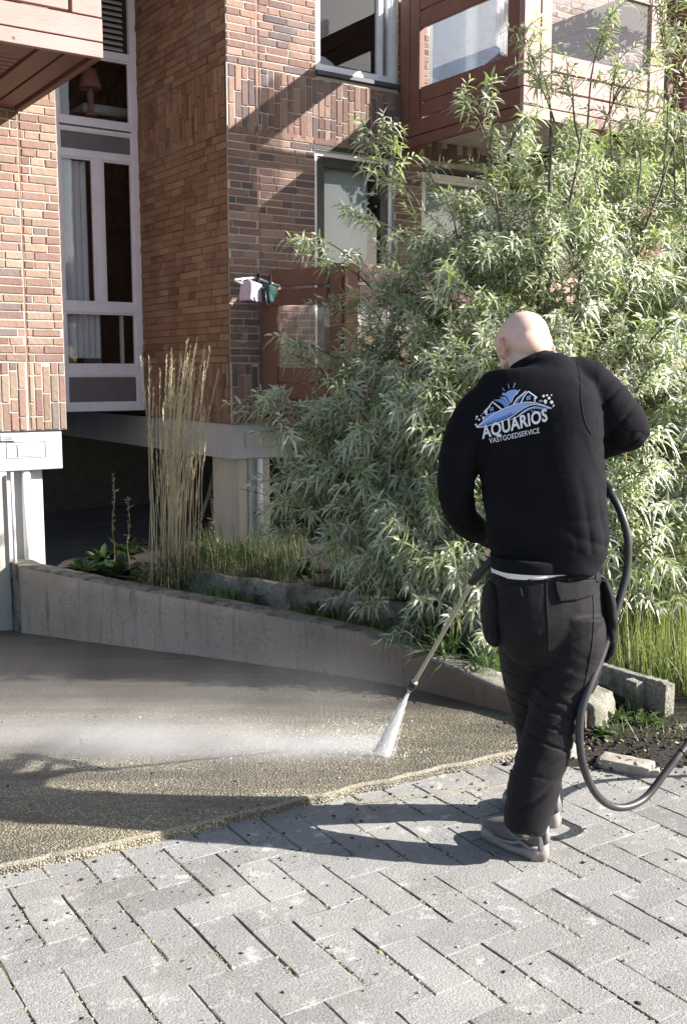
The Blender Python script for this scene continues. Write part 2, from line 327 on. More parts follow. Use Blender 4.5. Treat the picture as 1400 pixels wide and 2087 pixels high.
def driveway():
    xs = np.concatenate([np.linspace(-9, -2.2, 14), np.linspace(-2.1, 1.75, 150)]); m = MB(); vs = []; nt_ = 60
    for x in xs:
        y0 = edgeY(x) + (noise.noise(Vector((x*9, 0, 0)))*.02 + noise.noise(Vector((x*31, 3, 0)))*.011)
        rows = [(y0-.004, -.05), (y0-.001, gz(x, y0)+.002)]
        for k in range(nt_):
            t = (k/(nt_-1))**1.6; y = y0+.006+t*(9.2-y0); rows.append((y, gz(x, y)+.006+noise.noise(Vector((x*1.7, y*1.7, 0)))*.006+noise.noise(Vector((x*14, y*14, 1)))*.0015))
        vs += [(x, yy, zz) for yy, zz in rows]
    nr = nt_+2; m.add(vs, [(i*nr+j, (i+1)*nr+j, (i+1)*nr+j+1, i*nr+j+1) for i in range(len(xs)-1) for j in range(nr-1)])
    o = m.build('driveway', 'aggregate', smooth=True); tag(o, kind='structure')
    # pale cement lip along the slab's front edge
    m = MB(); pts = []
    for i in range(220):
        x = -2.3+i*.0175
        if x > 1.5: break
        y = edgeY(x)+noise.noise(Vector((x*9, 0, 0)))*.02+noise.noise(Vector((x*31, 3, 0)))*.011
        pts.append((x, y, gz(x, y)))
    vs = []
    for i, (x, y, z) in enumerate(pts):
        wj = .012+.004*noise.noise(Vector((x*40, 7, 0)))
        vs += [(x, y-.006, -.03), (x, y-.004, z-.004), (x, y-.001, z+.006+.002*noise.noise(Vector((x*60, 2, 0)))), (x, y+wj*.35, z+.0085), (x, y+wj*.35+.004, z-.002)]
    m.add(vs, [(i*5+j, (i+1)*5+j, (i+1)*5+j+1, i*5+j+1) for i in range(len(pts)-1) for j in range(4)]); m.mi = [1 if (k % 4) == 0 else 0 for k in range(len(m.f))]
    tag(m.build('driveway_edge', ['edge_cement', 'aggregate'], smooth=True), kind='structure')
driveway()
# second thin mortar line on the pavers and a smear of sand between the two
def smear():
    m = MB()
    L1 = [atz(x, y, .0) for x, y in ((700, 1640), (864, 1623), (940, 1612), (1025, 1601), (1120, 1588))]
    vs = []; pts = []
    for a, b in zip(L1[:-1], L1[1:]):
        for k in range(12): pts.append(a.lerp(b, k/12))
    for p in pts:
        j = noise.noise(p*30)*.004; vs += [(p.x, p.y-.007+j, .0005), (p.x, p.y-.003+j, .0065), (p.x, p.y+.003+j, .0065), (p.x, p.y+.007+j, .0005)]
    m.add(vs, [(i*4+j, (i+1)*4+j, (i+1)*4+j+1, i*4+j+1) for i in range(len(pts)-1) for j in range(3)])
    tag(m.build('mortar_line', 'edge_cement', smooth=True), kind='structure')
smear()
def pebbles(name, pts, size, mat, kind='stuff', cols=None):
    n = len(pts); base = np.array([(1,0,0),(-1,0,0),(0,1,0),(0,-1,0),(0,0,1),(0,0,-1)], float); F = np.array([(0,2,4),(2,1,4),(1,3,4),(3,0,4),(2,0,5),(1,2,5),(3,1,5),(0,3,5)])
    V = base[None]*(size[:, None, None]*rng.uniform(.5, 1.3, (n, 6, 1))); V[:, :, 2] *= .6
    th = rng.uniform(0, 6.28, n); c, s = np.cos(th)[:, None], np.sin(th)[:, None]; x = V[:, :, 0]*c-V[:, :, 1]*s; y = V[:, :, 0]*s+V[:, :, 1]*c; V = np.stack([x, y, V[:, :, 2]], 2)+pts[:, None, :]
    col = np.repeat(cols if cols is not None else np.ones((n, 3)), 6, axis=0)
    o = npmesh(name, V.reshape(-1, 3), [(np.arange(n)[:, None, None]*6+F[None]).reshape(-1, 3)], col, mat, smooth=False); tag(o, kind=kind); return o
foliage('grit', .0, .95, .2)
def scatter():
    n = 5200; X = rng.uniform(-2.2, 2.6, n); Y = rng.uniform(2.0, 4.7, n); Z = []
    keep = []
    for x, y in zip(X, Y):
        e = edgeY(x); d = e-y
        p = .25 + (1.0 if 0 < d < .5 else 0) + (.8 if x > 1.0 and y > 3.9 else 0)
        if random.random() > p or -.01 < -d < .0: continue
        keep.append((x, y, .002 if d > 0 else gz(x, y)+.008))
    P = np.array(keep); n = len(P); sz = np.abs(rng.normal(0, .0032, n))+.0013
    dark = rng.random(n) < .75; cols = np.where(dark[:, None], np.array([.045, .038, .03]), np.array([.4, .37, .3]))*rng.uniform(.6, 1.3, (n, 1))
    pebbles('scattered_grit', P, sz, 'grit', cols=cols)
    # grit and moss crumbs pressed into the long joints
    pts = []
    for c in range(-30, 40):
        for r in range(-30, 34):
            if (c-r) % 4 in (1,): pass
            s = (c-r) % 4
            if s == 0: continue
            # joint line on the low-b side of cell (c,r) along A unless crossed by a stone
            if (c-1-r) % 4 == 0: continue
            for k in range(44):
                a = (r+random.random())*PW; b = c*PW+random.gauss(0, .0075); p = O2+B2*b+A2*a
                if -2 < p.x < 2.4 and 1.8 < p.y < 4.6 and p.y < edgeY(p.x)-.01 and noise.noise(Vector((p.x*1.5, p.y*1.5, 4))) > -.25: pts.append((p.x, p.y, -.003))
    P = np.array(pts); n = len(P); g = rng.random(n)
    cols = np.where((g < .4)[:, None], np.array([.16, .155, .075]), np.where((g < .75)[:, None], np.array([.3, .27, .2]), np.array([.07, .06, .045])))*rng.uniform(.6, 1.3, (n, 1))
    pebbles('joint_crumbs', P, np.abs(rng.normal(0, .0032, n))+.0018, 'grit', cols=cols)
scatter()

# ------------------------------------------------------------------ the apartment building (local frame: x along the facade, -y towards the viewer)
BLD = empty('apartment_building', (CB.x, CB.y, 0), BA)
tag(BLD, 'red brick apartment building raised on pale columns, with timber balconies and tall white framed windows', 'building')
CH = .0625
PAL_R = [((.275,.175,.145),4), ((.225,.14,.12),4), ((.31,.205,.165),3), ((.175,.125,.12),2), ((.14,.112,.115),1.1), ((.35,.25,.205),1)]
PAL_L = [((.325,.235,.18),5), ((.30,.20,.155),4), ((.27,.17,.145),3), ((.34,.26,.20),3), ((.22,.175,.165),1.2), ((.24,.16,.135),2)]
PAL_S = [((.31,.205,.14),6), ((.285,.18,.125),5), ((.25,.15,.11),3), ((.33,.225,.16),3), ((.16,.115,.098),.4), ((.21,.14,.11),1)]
def pick(pal):
    t = sum(k for _, k in pal); r = random.random()*t
    for c, k in pal:
        r -= k
        if r <= 0: break
    f = random.uniform(.85, 1.15); return tuple(x*f for x in c)
def brickwall(name, org, sd, nd, s0, s1, z0, z1, openings, pal, mortar, jit, label=None, joints=(), bands=((1.15, 1.665), (3.565, 4.09)), mg=.0055, thick=.25):
    """bricks laid one by one in (s,z); org + s*sd, facing nd. openings: (s0,s1,z0,z1)"""
    org, sd, nd = Vector(org), Vector(sd), Vector(nd); m = MB()
    def brick(a0, a1, b0, b1):
        # clip by openings and movement joints
        segs = [(a0, a1)]
        for (o0, o1, p0, p1) in list(openings)+[(j-.006, j+.006, z0, z1) for j in joints]:
            if b1 <= p0+.012 or b0 >= p1-.012: continue
            ns = []
            for x0, x1 in segs:
                if x1 <= o0 or x0 >= o1: ns.append((x0, x1)); continue
                if x0 < o0: ns.append((x0, o0))
                if x1 > o1: ns.append((o1, x1))
            segs = ns
        for x0, x1 in segs:
            x0 = max(x0, s0); x1 = min(x1, s1)
            if x1-x0 < .02: continue
            col = pick(pal); d = .007+random.gauss(0, jit); d = max(.002, d); tl = random.gauss(0, jit*.5)
            if jit > .003 and random.random() < .035: d += .012
            e = lambda: random.gauss(0, .0012)
            f = []
            for (x, z) in ((x0+mg*.9+e(), b0+mg+e()), (x1-mg*.9+e(), b0+mg+e()), (x1-mg*.9+e(), b1-mg+e()), (x0+mg*.9+e(), b1-mg+e())):
                f.append((x, z))
            vs = [org+sd*x+nd*(-.01)+Vector((0,0,z)) for x, z in f]+[org+sd*x+nd*(d-.0015+(tl if k in (1, 2) else -tl))+Vector((0,0,z)) for k, (x, z) in enumerate(f)]
            cx_ = sum(x for x, _ in f)/4; cz_ = sum(z for _, z in f)/4
            vs += [org+sd*(x+(.003 if x < cx_ else -.003))+nd*(d+(tl if k in (1, 2) else -tl))+Vector((0,0,z+(.003 if z < cz_ else -.003))) for k, (x, z) in enumerate(f)]
            m.add(vs, [(0,1,5,4),(1,2,6,5),(2,3,7,6),(3,0,4,7),(4,5,9,8),(5,6,10,9),(6,7,11,10),(7,4,8,11),(8,9,10,11)], col)
    flip = sd.cross(Vector((0,0,1))).dot(nd) < 0
    z = z0
    while z < z1-.01:
        band = next((b for b in bands if b[0]-.01 <= z < b[1]-.03), None)
        if band:
            k = 0; x = s0-.05
            while x < s1:
                zz = band[0]-random.choice((0, .07, .14, .105))
                while zz < band[1]-.01:
                    L = random.choice((.21, .21, .21, .1)); a, b = max(zz, band[0]), min(zz+L, band[1])
                    if b-a > .03: brick(x, x+.0625, a, b)
                    zz += L
                x += .0625
            z = band[1]; continue
        x = s0-random.uniform(0, .2)
        while x < s1:
            L = random.choice((.22, .22, .22, .11)); brick(x, x+L, z, min(z+CH, z1)); x += L
        z += CH
    if flip: m.f = [tuple(reversed(f)) for f in m.f]
    # solid mortar body behind, split round the openings
    zs = sorted({z0, z1, *[min(max(v, z0), z1) for o in openings for v in o[2:]]}); m2 = MB()
    for a, b in zip(zs[:-1], zs[1:]):
        cuts = sorted((max(o[0], s0), min(o[1], s1)) for o in openings if o[2] < (a+b)/2 < o[3]); x = s0
        for c0, c1 in cuts+[(s1, s1)]:
            if c0-x > .001:
                P = [org+sd*x, org+sd*c0]; q0, q1 = P
                bk = nd*(-thick); vs = [q0+Vector((0,0,a)), q1+Vector((0,0,a)), q1+bk+Vector((0,0,a)), q0+bk+Vector((0,0,a)), q0+Vector((0,0,b)), q1+Vector((0,0,b)), q1+bk+Vector((0,0,b)), q0+bk+Vector((0,0,b))]
                m2.add(vs, [(0,3,2,1),(4,5,6,7),(0,1,5,4),(1,2,6,5),(2,3,7,6),(3,0,4,7)], mi=1)
            x = c1
    b = len(m.v); m.v += m2.v; m.c += m2.c; m.f += [tuple(b+i for i in f) for f in m2.f]; m.mi += [1]*len(m2.f)
    o = m.build(name, ['brick', mortar], BLD)
    if label: o['label'] = label
    return o
UW = (.865, 1.735, 4.115, 5.6); LW = (.85, 1.71, 1.3, 3.50); W3 = (2.03, 2.95, 2.3, 3.50)
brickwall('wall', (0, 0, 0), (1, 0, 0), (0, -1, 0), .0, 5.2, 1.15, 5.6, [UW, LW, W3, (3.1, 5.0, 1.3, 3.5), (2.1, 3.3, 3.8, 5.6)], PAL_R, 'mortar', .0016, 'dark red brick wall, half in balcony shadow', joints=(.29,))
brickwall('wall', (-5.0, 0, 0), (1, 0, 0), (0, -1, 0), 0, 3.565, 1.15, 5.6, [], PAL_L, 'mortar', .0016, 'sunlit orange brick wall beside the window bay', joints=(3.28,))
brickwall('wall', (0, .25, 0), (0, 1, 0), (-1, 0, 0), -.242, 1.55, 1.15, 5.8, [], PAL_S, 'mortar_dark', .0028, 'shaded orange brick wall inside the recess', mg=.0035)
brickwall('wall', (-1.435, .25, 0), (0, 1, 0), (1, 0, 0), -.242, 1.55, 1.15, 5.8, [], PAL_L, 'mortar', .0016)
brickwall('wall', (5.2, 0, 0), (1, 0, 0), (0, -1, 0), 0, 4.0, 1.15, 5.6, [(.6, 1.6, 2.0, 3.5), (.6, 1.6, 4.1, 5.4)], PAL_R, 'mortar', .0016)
m = MB()
for jx in (.29, -1.72): m.box(jx-.005, jx+.005, -.001, .004, 1.15, 5.6)
m.build('movement_joint', 'timber_red', BLD)
# shell: floors, back and ceilings so that the rooms are dark and closed
m = MB(); m.box(.26, 5.2, .26, 5.4, 1.16, 1.28).box(-4.9, -1.7, .26, 5.4, 1.16, 1.28).box(-1.69, .25, 1.865, 5.4, 1.213, 1.26)
m.box(-5, 5.2, .26, 5.6, 5.62, 5.8); m.box(-1.44, 0.0, 1.84, 5.6, 5.62, 5.8); m.box(.26, 5.2, .27, 5.4, 3.66, 3.8); m.box(-4.9, -1.7, .27, 5.4, 3.66, 3.8)
m.box(-1.69, .25, 1.86, 5.4, 3.75, 3.85)
m.build('floor_slab', 'room_wall', BLD)
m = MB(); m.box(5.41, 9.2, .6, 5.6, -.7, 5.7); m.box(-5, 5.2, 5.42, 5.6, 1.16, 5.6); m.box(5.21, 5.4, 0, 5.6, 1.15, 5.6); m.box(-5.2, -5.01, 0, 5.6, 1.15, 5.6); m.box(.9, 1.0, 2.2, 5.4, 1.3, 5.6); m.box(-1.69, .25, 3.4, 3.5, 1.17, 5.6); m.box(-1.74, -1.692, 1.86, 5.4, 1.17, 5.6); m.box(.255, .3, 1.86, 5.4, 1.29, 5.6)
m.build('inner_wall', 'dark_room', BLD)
# concrete edge beams and columns
m = MB(); m.box(.012, .62, .02, .30, .845, 1.148).box(.012, .25, .30, 9, .845, 1.148)
o = m.build('concrete_beam', 'concrete_painted', BLD, bevel=.006)
m = MB(); m.box(-5, -1.47, .02, .30, .845, 1.148).box(-1.9, -1.475, .30, 9, .845, 1.148); m.build('concrete_beam', 'concrete_painted', BLD, bevel=.006)
for (a0, a1, z0, z1) in ((.14, .47, .945, 1.06),):   # recessed panel joint
    m = MB(); t = .0025
    m.box(a0, a1, .0165, .0195, z0, z0+t).box(a0, a1, .0165, .0195, z1, z1+t).box(a0, a0+t, .0165, .0195, z0+t, z1).box(a1-t, a1, .0165, .0195, z0+t, z1); m.build('panel_joint', 'panel_grey', BLD)
m = MB(); a0, a1, z0, z1, t = -1.90, -1.60, .94, 1.06, .0025
m.box(a0, a1, .0165, .0195, z0, z0+t).box(a0, a1, .0165, .0195, z1, z1+t).box(a0, a0+t, .0165, .0195, z0+t, z1).box(a1-t, a1, .0165, .0195, z0+t, z1); m.build('panel_joint', 'panel_grey', BLD)
# columns
m = MB(); m.box(.10, .415, .07, .56, -.6, .843); m.build('column', 'concrete_cream', BLD, bevel=.008)
m = MB(); m.box(.195, .395, .055, .0695, -.6, .842); m.build('column_panel', 'concrete_painted', BLD, bevel=.002)
m = MB(); m.box(-1.90, -1.60, .12, .6, -.7, .843); m.build('column', 'concrete_painted', BLD, bevel=.008)
m = MB(); m.box(-2.25, -1.905, .02, .7, -.7, .843); m.build('column', 'concrete_cream', BLD, bevel=.008)
m = MB(); m.box(2.6, 2.9, .1, .6, -.6, 1.0); m.build('column', 'concrete_cream', BLD, bevel=.008)
def pipe(x, y, z0, z1, r, mat, label):
    m = MB(); m.tube([(x, y, z0), (x, y, z1)], r, 14); o = m.build('drainpipe', mat, BLD, True); o['label'] = label
    zz = .0 if x < 0 else .35
    m = MB(); m.tube([(x, y, zz), (x, y, zz+.02)], r+.006, 14); m.box(x-r-.02, x+r+.02, y+.01, y+.03, zz, zz+.02); m.build('bracket', 'dark_frame', o)
pipe(-1.745, .075, -.1, .84, .034, 'white_plastic', 'thick white drainpipe')
pipe(.285, .015, .15, .84, .022, 'white_plastic', 'slim white drainpipe')
pipe(-1.88, -.02, -.6, .84, .013, 'concrete_painted', 'thin grey conduit running down to the ramp')
# ceiling over the garage, back wall, side walls and floor of the undercroft
m = MB(); m.box(-6, 5.2, 5.42, 8.8, 1.215, 1.25); m.box(-5.6, 4.9, 8.52, 8.59, .95, 1.21); m.build('garage_back_beam', 'room_wall', BLD)
m = MB(); m.box(-6, 5.2, 8.6, 8.8, -.7, 1.2).box(5.0, 5.2, .62, 8.6, -.7, 1.212); m.build('garage_wall', 'room_wall', BLD)
m = MB(); m.box(-5.7, 4.9, 8.2, 8.23, .80, .815); m.build('garage_rail', 'panel_grey', BLD)
# the white framed window bay in the recess
def window_bay():
    y0, y1 = 1.80, 1.86; fr = MB(); J = [(-.07, 0.0), (-.84, -.775), (-1.43, -1.38)]
    for a, b in J: fr.box(a, b, y0, y1, 1.212, 5.6)
    spans = [(-.775, -.07), (-1.38, -.84)]
    for a, b in spans:
        for z0, z1 in ((1.212, 1.29), (1.55, 1.65), (2.15, 2.24), (3.57, 3.63), (3.81, 3.842), (3.858, 3.92), (4.49, 4.56), (5.4, 5.6)): fr.box(a, b, y0+.001, y1, z0, z1)
    fr.box(-.457, -.369, y0+.001, y1-.001, 2.24, 3.57)
    o = fr.build('window', 'lavender_frame', BLD, bevel=.004); o['label'] = 'tall lavender white window bay between the two brick blocks'
    # slim inner sashes
    sh = MB()
    def sash(a, b, z0, z1, w_=.018):
        sh.box(a, b, y0+.012, y1-.01, z0, z0+w_).box(a, b, y0+.012, y1-.01, z1-w_, z1).box(a, a+w_, y0+.0125, y1-.0105, z0+w_, z1-w_).box(b-w_, b, y0+.0125, y1-.0105, z0+w_, z1-w_)
    P = []
    for a, b, z0, z1 in ((-.775, -.457, 2.24, 3.57), (-.369, -.07, 2.24, 3.57), (-.775, -.07, 1.65, 2.15), (-.775, -.07, 3.92, 4.49), (-1.38, -.84, 1.65, 2.15), (-1.38, -.84, 2.24, 3.57), (-1.38, -.84, 3.92, 4.49)):
        sash(a, b, z0, z1); P.append((a+.018, b-.018, z0+.018, z1-.018))
    sh.build('sash', 'lavender_frame', o, bevel=.002)
    for a, b, z0, z1 in P: g = MB(); g.box(a-.004, b+.004, y0+.03, y0+.036, z0-.004, z1+.004); g.build('pane', 'glass', o)
    g = MB()
    for a, b in spans:
        for z0, z1 in ((1.29, 1.55), (3.63, 3.81)): g = MB(); g.box(a+.012, b-.012, y0+.018, y0+.03, z0+.012, z1-.012); g.build('infill_panel', 'panel_grey', o)
    for a, b in spans:
        for z0, z1 in ((1.29, 1.55), (3.63, 3.81)):
            g = MB(); g.box(a, b, y0+.008, y0+.05, z0, z0+.012).box(a, b, y0+.008, y0+.05, z1-.012, z1).box(a, a+.012, y0+.0085, y0+.05, z0+.012, z1-.012).box(b-.012, b, y0+.0085, y0+.05, z0+.012, z1-.012); g.build('glazing_bead', 'lavender_frame', o)
    g = MB(); z = 4.575
    while z < 5.38: g.add([(-.70, y0+.005, z), (-.13, y0+.005, z), (-.13, y0+.04, z+.03), (-.70, y0+.04, z+.03), (-.70, y0+.005, z+.008), (-.13, y0+.005, z+.008), (-.13, y0+.04, z+.038), (-.70, y0+.04, z+.038)], [(0,3,2,1),(4,5,6,7),(0,1,5,4),(1,2,6,5),(2,3,7,6),(3,0,4,7)]); z += .052
    g.box(-.42, -.40, y0-.002, y0+.003, 4.56, 5.4); g.build('louvre', 'concrete_painted', o)
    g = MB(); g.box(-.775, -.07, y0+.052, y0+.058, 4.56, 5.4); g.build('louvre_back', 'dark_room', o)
    # curtains hang just inside
    def curtain(a, b, z0, z1, y, mat, n=7, amp=.014):
        m = MB(); vs = []; K = n*6
        for i in range(K+1):
            x = a+(b-a)*i/K; yy = y+amp*math.sin(i/6*2*math.pi)+random.gauss(0, .0015)
            vs += [(x, yy, z0), (x, yy, z1)]
        m.add(vs, [(2*i, 2*i+2, 2*i+3, 2*i+1) for i in range(K)]); return m.build('curtain', mat, o, True)
    curtain(-.74, -.50, 2.26, 3.55, y0+.10, 'curtain', 4); curtain(-.74, -.40, 1.72, 2.14, y0+.10, 'curtain', 6)
    curtain(-1.37, -.86, 2.26, 3.55, y0+.10, 'curtain', 6)
    m = MB(); m.box(-.20, -.165, y0+.09, y0+.12, 1.66, 2.13); m.build('inner_post', 'white_plastic', o, bevel=.003)
    m = MB(); m.box(-.42, -.24, y0+.5, y0+.52, 1.66, 2.04); m.build('back_board', 'concrete_painted', o)
window_bay()
# lamp and bed seen dimly through the upper window of the bay
m = MB(); m.box(-6, 5, 1.2, 8.55, -.70, -.632); m.build('garage_floor', 'garage_floor', BLD)
def lamp():
    t = empty('table_lamp', tuple(BLD.matrix_world @ Vector((0,0,0)))); p = onplane(184, 165, 2.3); t.location = (p.x, p.y, p.z-.33)
    tag(t, 'small table lamp with a pleated red shade behind the upper bay window', 'lamp')
    m = MB(); m.tube([(0,0,0),(0,0,.03),(0,0,.04),(0,0,.2),(0,0,.26)], [.06,.06,.02,.035,.012], 16); m.build('lamp_base', 'lamp_cloth', t, True)
    m = MB(); m.tube([(0,0,.26),(0,0,.44)], [.11,.07], 20, cap=False); m.build('lamp_shade', 'lamp_cloth', t, True)
    q = onplane(222, 238, 2.75)
    b = empty('bed', (q.x, q.y, q.z-.2), BA); tag(b, 'bed with a pale rounded quilt behind the upper bay window', 'bed')
    m = MB(); m.box(-.6, .6, -.35, .6, 0, .12); m.build('bed_base', 'dark_room', b, bevel=.02)
    m = MB(); m.box(-.42, .5, -.4, .5, .12, .22); o = m.build('quilt', 'linen', b, True, bevel=.045)
lamp()
# windows of the right block
def simple_window(name, a, b, z0, z1, mat, label, fw=.05, y0=.03, sash=None, sill=None, mull=None):
    y1 = y0+.07; m = MB(); m.box(a, a+fw, y0, y1, z0, z1).box(b-fw, b, y0, y1, z0, z1).box(a+fw, b-fw, y0+.001, y1-.001, z0, z0+fw).box(a+fw, b-fw, y0+.001, y1-.001, z1-fw, z1)
    o = m.build(name, mat, BLD, bevel=.004); o['label'] = label
    ia, ib, iz0, iz1 = a+fw, b-fw, z0+fw, z1-fw
    if sash:
        sw, sm = sash; m = MB(); m.box(ia, ia+sw, y0+.012, y1-.004, iz0, iz1).box(ib-sw, ib, y0+.012, y1-.004, iz0, iz1).box(ia+sw, ib-sw, y0+.013, y1-.005, iz0, iz0+sw).box(ia+sw, ib-sw, y0+.013, y1-.005, iz1-sw, iz1)
        m.build('sash', sm, o, bevel=.003); ia += sw; ib -= sw; iz0 += sw; iz1 -= sw
    m = MB(); m.box(ia-.005, ib+.005, y0+.04, y0+.046, iz0-.005, iz1+.005); m.build('pane', 'glass', o)
    if sill: m = MB(); m.box(a-.01, b+.04, -.035, .12, z0-.04, z0-.002); m.build('sill', 'sill_slate', o, bevel=.004)
    return o, (ia, ib, iz0, iz1)
o, g = simple_window('window', UW[0], UW[1], UW[2]+.045, UW[3], 'white_frame', 'upper white framed window with a slate sill', fw=.045, sash=(.028, 'white_frame'), sill=True)
m = MB(); m.box(1.555, 1.60, .035, .095, 4.21, 5.55); m.build('mullion', 'white_frame', o)
for i, (x, z, r) in enumerate(((1.12, 4.20, .22), (1.38, 4.17, .17))):
    mm = MB(); pts = [(x+r*math.cos(a_/10*math.pi)*1.25, .42+.04*i, z+r*math.sin(a_/10*math.pi)) for a_ in range(11)]
    n_ = len(pts); mm.add([(p[0], p[1]-.03, p[2]) for p in pts]+[(p[0], p[1]+.03, p[2]) for p in pts], [tuple(range(n_)), tuple(range(2*n_-1, n_-1, -1))]+[(k, k+n_, (k+1) % n_+n_, (k+1) % n_) for k in range(n_)])
    ob = mm.build('cushion', 'linen', None, True); ob.matrix_world = BLD.matrix_basis; tag(ob, ['large round pale cushion leaning inside the upper white window', 'smaller pale cushion leaning at the right inside the upper white window'][i], 'cushion')
m = MB(); m.box(.80, 1.76, -.004, .1, 3.505, 3.545); m.build('lintel', 'dark_frame', BLD, bevel=.003)
o, g = simple_window('window', LW[0], LW[1], LW[2], LW[3], 'white_frame', 'tall lower window door with a white frame and dark sash', fw=.042, sash=(.085, 'dark_frame'))
m = MB(); m.box(.90, 1.6, .036, .098, 2.44, 2.52); m.build('transom', 'dark_frame', o)
m = MB(); m.box(.98, 1.52, .16, .168, 2.0, 3.42); m.build('roller_blind', 'blind_pale', o)
o, g = simple_window('window', W3[0], W3[1], W3[2], W3[3]-.06, 'white_frame', 'pale green blind window under the upper balcony', fw=.05, sash=(.03, 'white_frame'))
m = MB(); m.box(2.1, 2.9, .15, .158, 2.36, 3.4); m.build('roller_blind', 'blind_pale', o)
o, g = simple_window('window', 3.1, 5.0, 1.3, 3.5, 'white_frame', 'wide window behind the shrub', fw=.06)
# door opening behind the upper balcony
o, g = simple_window('window', 2.1, 3.3, 3.8, 5.6, 'dark_frame', 'balcony door behind the upper balcony', fw=.07)
m = MB(); m.box(2.15, 3.25, .13, .138, 3.9, 5.55); m.build('net_blind', 'blind_blue', o)

# timber balconies
def balcony(x0, x1, zb, side, label, py=-1.63, fmat='timber_faded_sunlit', smat='timber_red', curtain_side=False):
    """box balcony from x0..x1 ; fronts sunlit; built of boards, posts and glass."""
    m = MB(); yb = -.012; g = .008
    xm0, xm1 = (x0, x1)
    z1 = zb+.09; z2 = zb+.225
    # two edge beams all round: front then sides
    dk = MB(); dk.box(x0+.06, x1-.06, py+.07, yb, zb+.13, zb+.22)
    root = dk.build('balcony', 'soffit', BLD); root['label'] = label
    fb = MB()
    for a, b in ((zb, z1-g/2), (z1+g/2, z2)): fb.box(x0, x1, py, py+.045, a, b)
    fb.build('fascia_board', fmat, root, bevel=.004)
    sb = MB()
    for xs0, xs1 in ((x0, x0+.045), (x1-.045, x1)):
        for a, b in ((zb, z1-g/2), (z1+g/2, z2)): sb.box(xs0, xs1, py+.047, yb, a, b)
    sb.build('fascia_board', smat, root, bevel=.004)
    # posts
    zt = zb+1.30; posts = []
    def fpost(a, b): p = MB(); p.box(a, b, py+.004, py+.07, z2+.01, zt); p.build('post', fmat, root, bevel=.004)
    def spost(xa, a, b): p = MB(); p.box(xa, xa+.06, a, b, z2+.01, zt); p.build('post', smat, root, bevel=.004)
    # front elevation
    n = max(1, round((x1-x0)/1.7)); W_ = (x1-x0)/n
    for i in range(n):
        a = x0+i*W_; b = a+W_
        fpost(a+.001, a+.17); fpost(a+.185, a+.295); fpost(b-.295+.11, b-.001 if i == n-1 else b-.006)
        bd = MB(); bd.box(a+.315, b-.205, py+.012, py+.05, z2+.02, z2+.15).box(a+.315, b-.205, py+.012, py+.05, z2+.165, z2+.30); bd.build('panel_board', fmat, root, bevel=.004)
        gl = MB(); gl.box(a+.30, b-.19, py+.03, py+.036, z2+.29, zb+1.08); gl.build('pane', 'glass_clear', root)
        rl = MB(); rl.box(a+.30, b-.19, py+.008, py+.055, zb+1.09, zb+1.21); rl.build('rail', fmat, root, bevel=.004)
    for xa in (x0+.003, x1-.063):
        spost(xa, -.155, -.02); spost(xa, -.30, -.165)
        spost(xa, -1.555, -1.43)
        bd = MB(); bd.box(xa+.01, xa+.05, -1.42, -.31, z2+.02, z2+.135).box(xa+.01, xa+.05, -1.42, -.31, z2+.145, z2+.27); bd.build('panel_board', smat, root, bevel=.004)
        gl = MB(); gl.box(xa+.02, xa+.026, -1.43, -.30, z2+.26, zb+1.0); gl.build('pane', 'glass_clear', root)
        rl = MB(); rl.box(xa+.006, xa+.055, -1.43, -.30, zb+1.0, zb+1.13).box(xa+.006, xa+.055, -1.43, -.30, zb+1.145, zb+1.3); rl.build('rail', smat, root, bevel=.004)
    return root
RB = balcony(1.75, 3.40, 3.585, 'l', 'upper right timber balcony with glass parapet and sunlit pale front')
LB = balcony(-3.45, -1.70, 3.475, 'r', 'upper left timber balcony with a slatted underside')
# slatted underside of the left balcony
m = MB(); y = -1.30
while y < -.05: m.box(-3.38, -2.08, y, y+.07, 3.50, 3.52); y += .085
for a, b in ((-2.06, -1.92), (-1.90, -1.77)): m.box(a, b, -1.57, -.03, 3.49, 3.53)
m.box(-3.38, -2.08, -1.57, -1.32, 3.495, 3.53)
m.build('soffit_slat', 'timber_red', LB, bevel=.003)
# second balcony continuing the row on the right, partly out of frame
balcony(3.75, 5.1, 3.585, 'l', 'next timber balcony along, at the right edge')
# white curtain hanging inside the glass side of the right balcony
m = MB(); vs = []; K = 40
for i in range(K+1):
    y = -1.40+.20*i/K; x = 1.86+.03*math.sin(i*.8)+.01*math.sin(i*2.1)
    for z in (4.12+.10*(i/K)**2+.03*math.sin(i*.4), 4.45, 5.1): vs.append((x+(.015*math.sin(i*.5) if z < 4.4 else 0), y, z))
m.add(vs, [(3*i+j, 3*i+3+j, 3*i+4+j, 3*i+1+j) for i in range(K) for j in range(2)])
o = m.build('curtain', 'net_sheer', None, True); o.matrix_world = BLD.matrix_basis; tag(o, 'white net curtain hanging behind the balcony side glass', 'curtain')

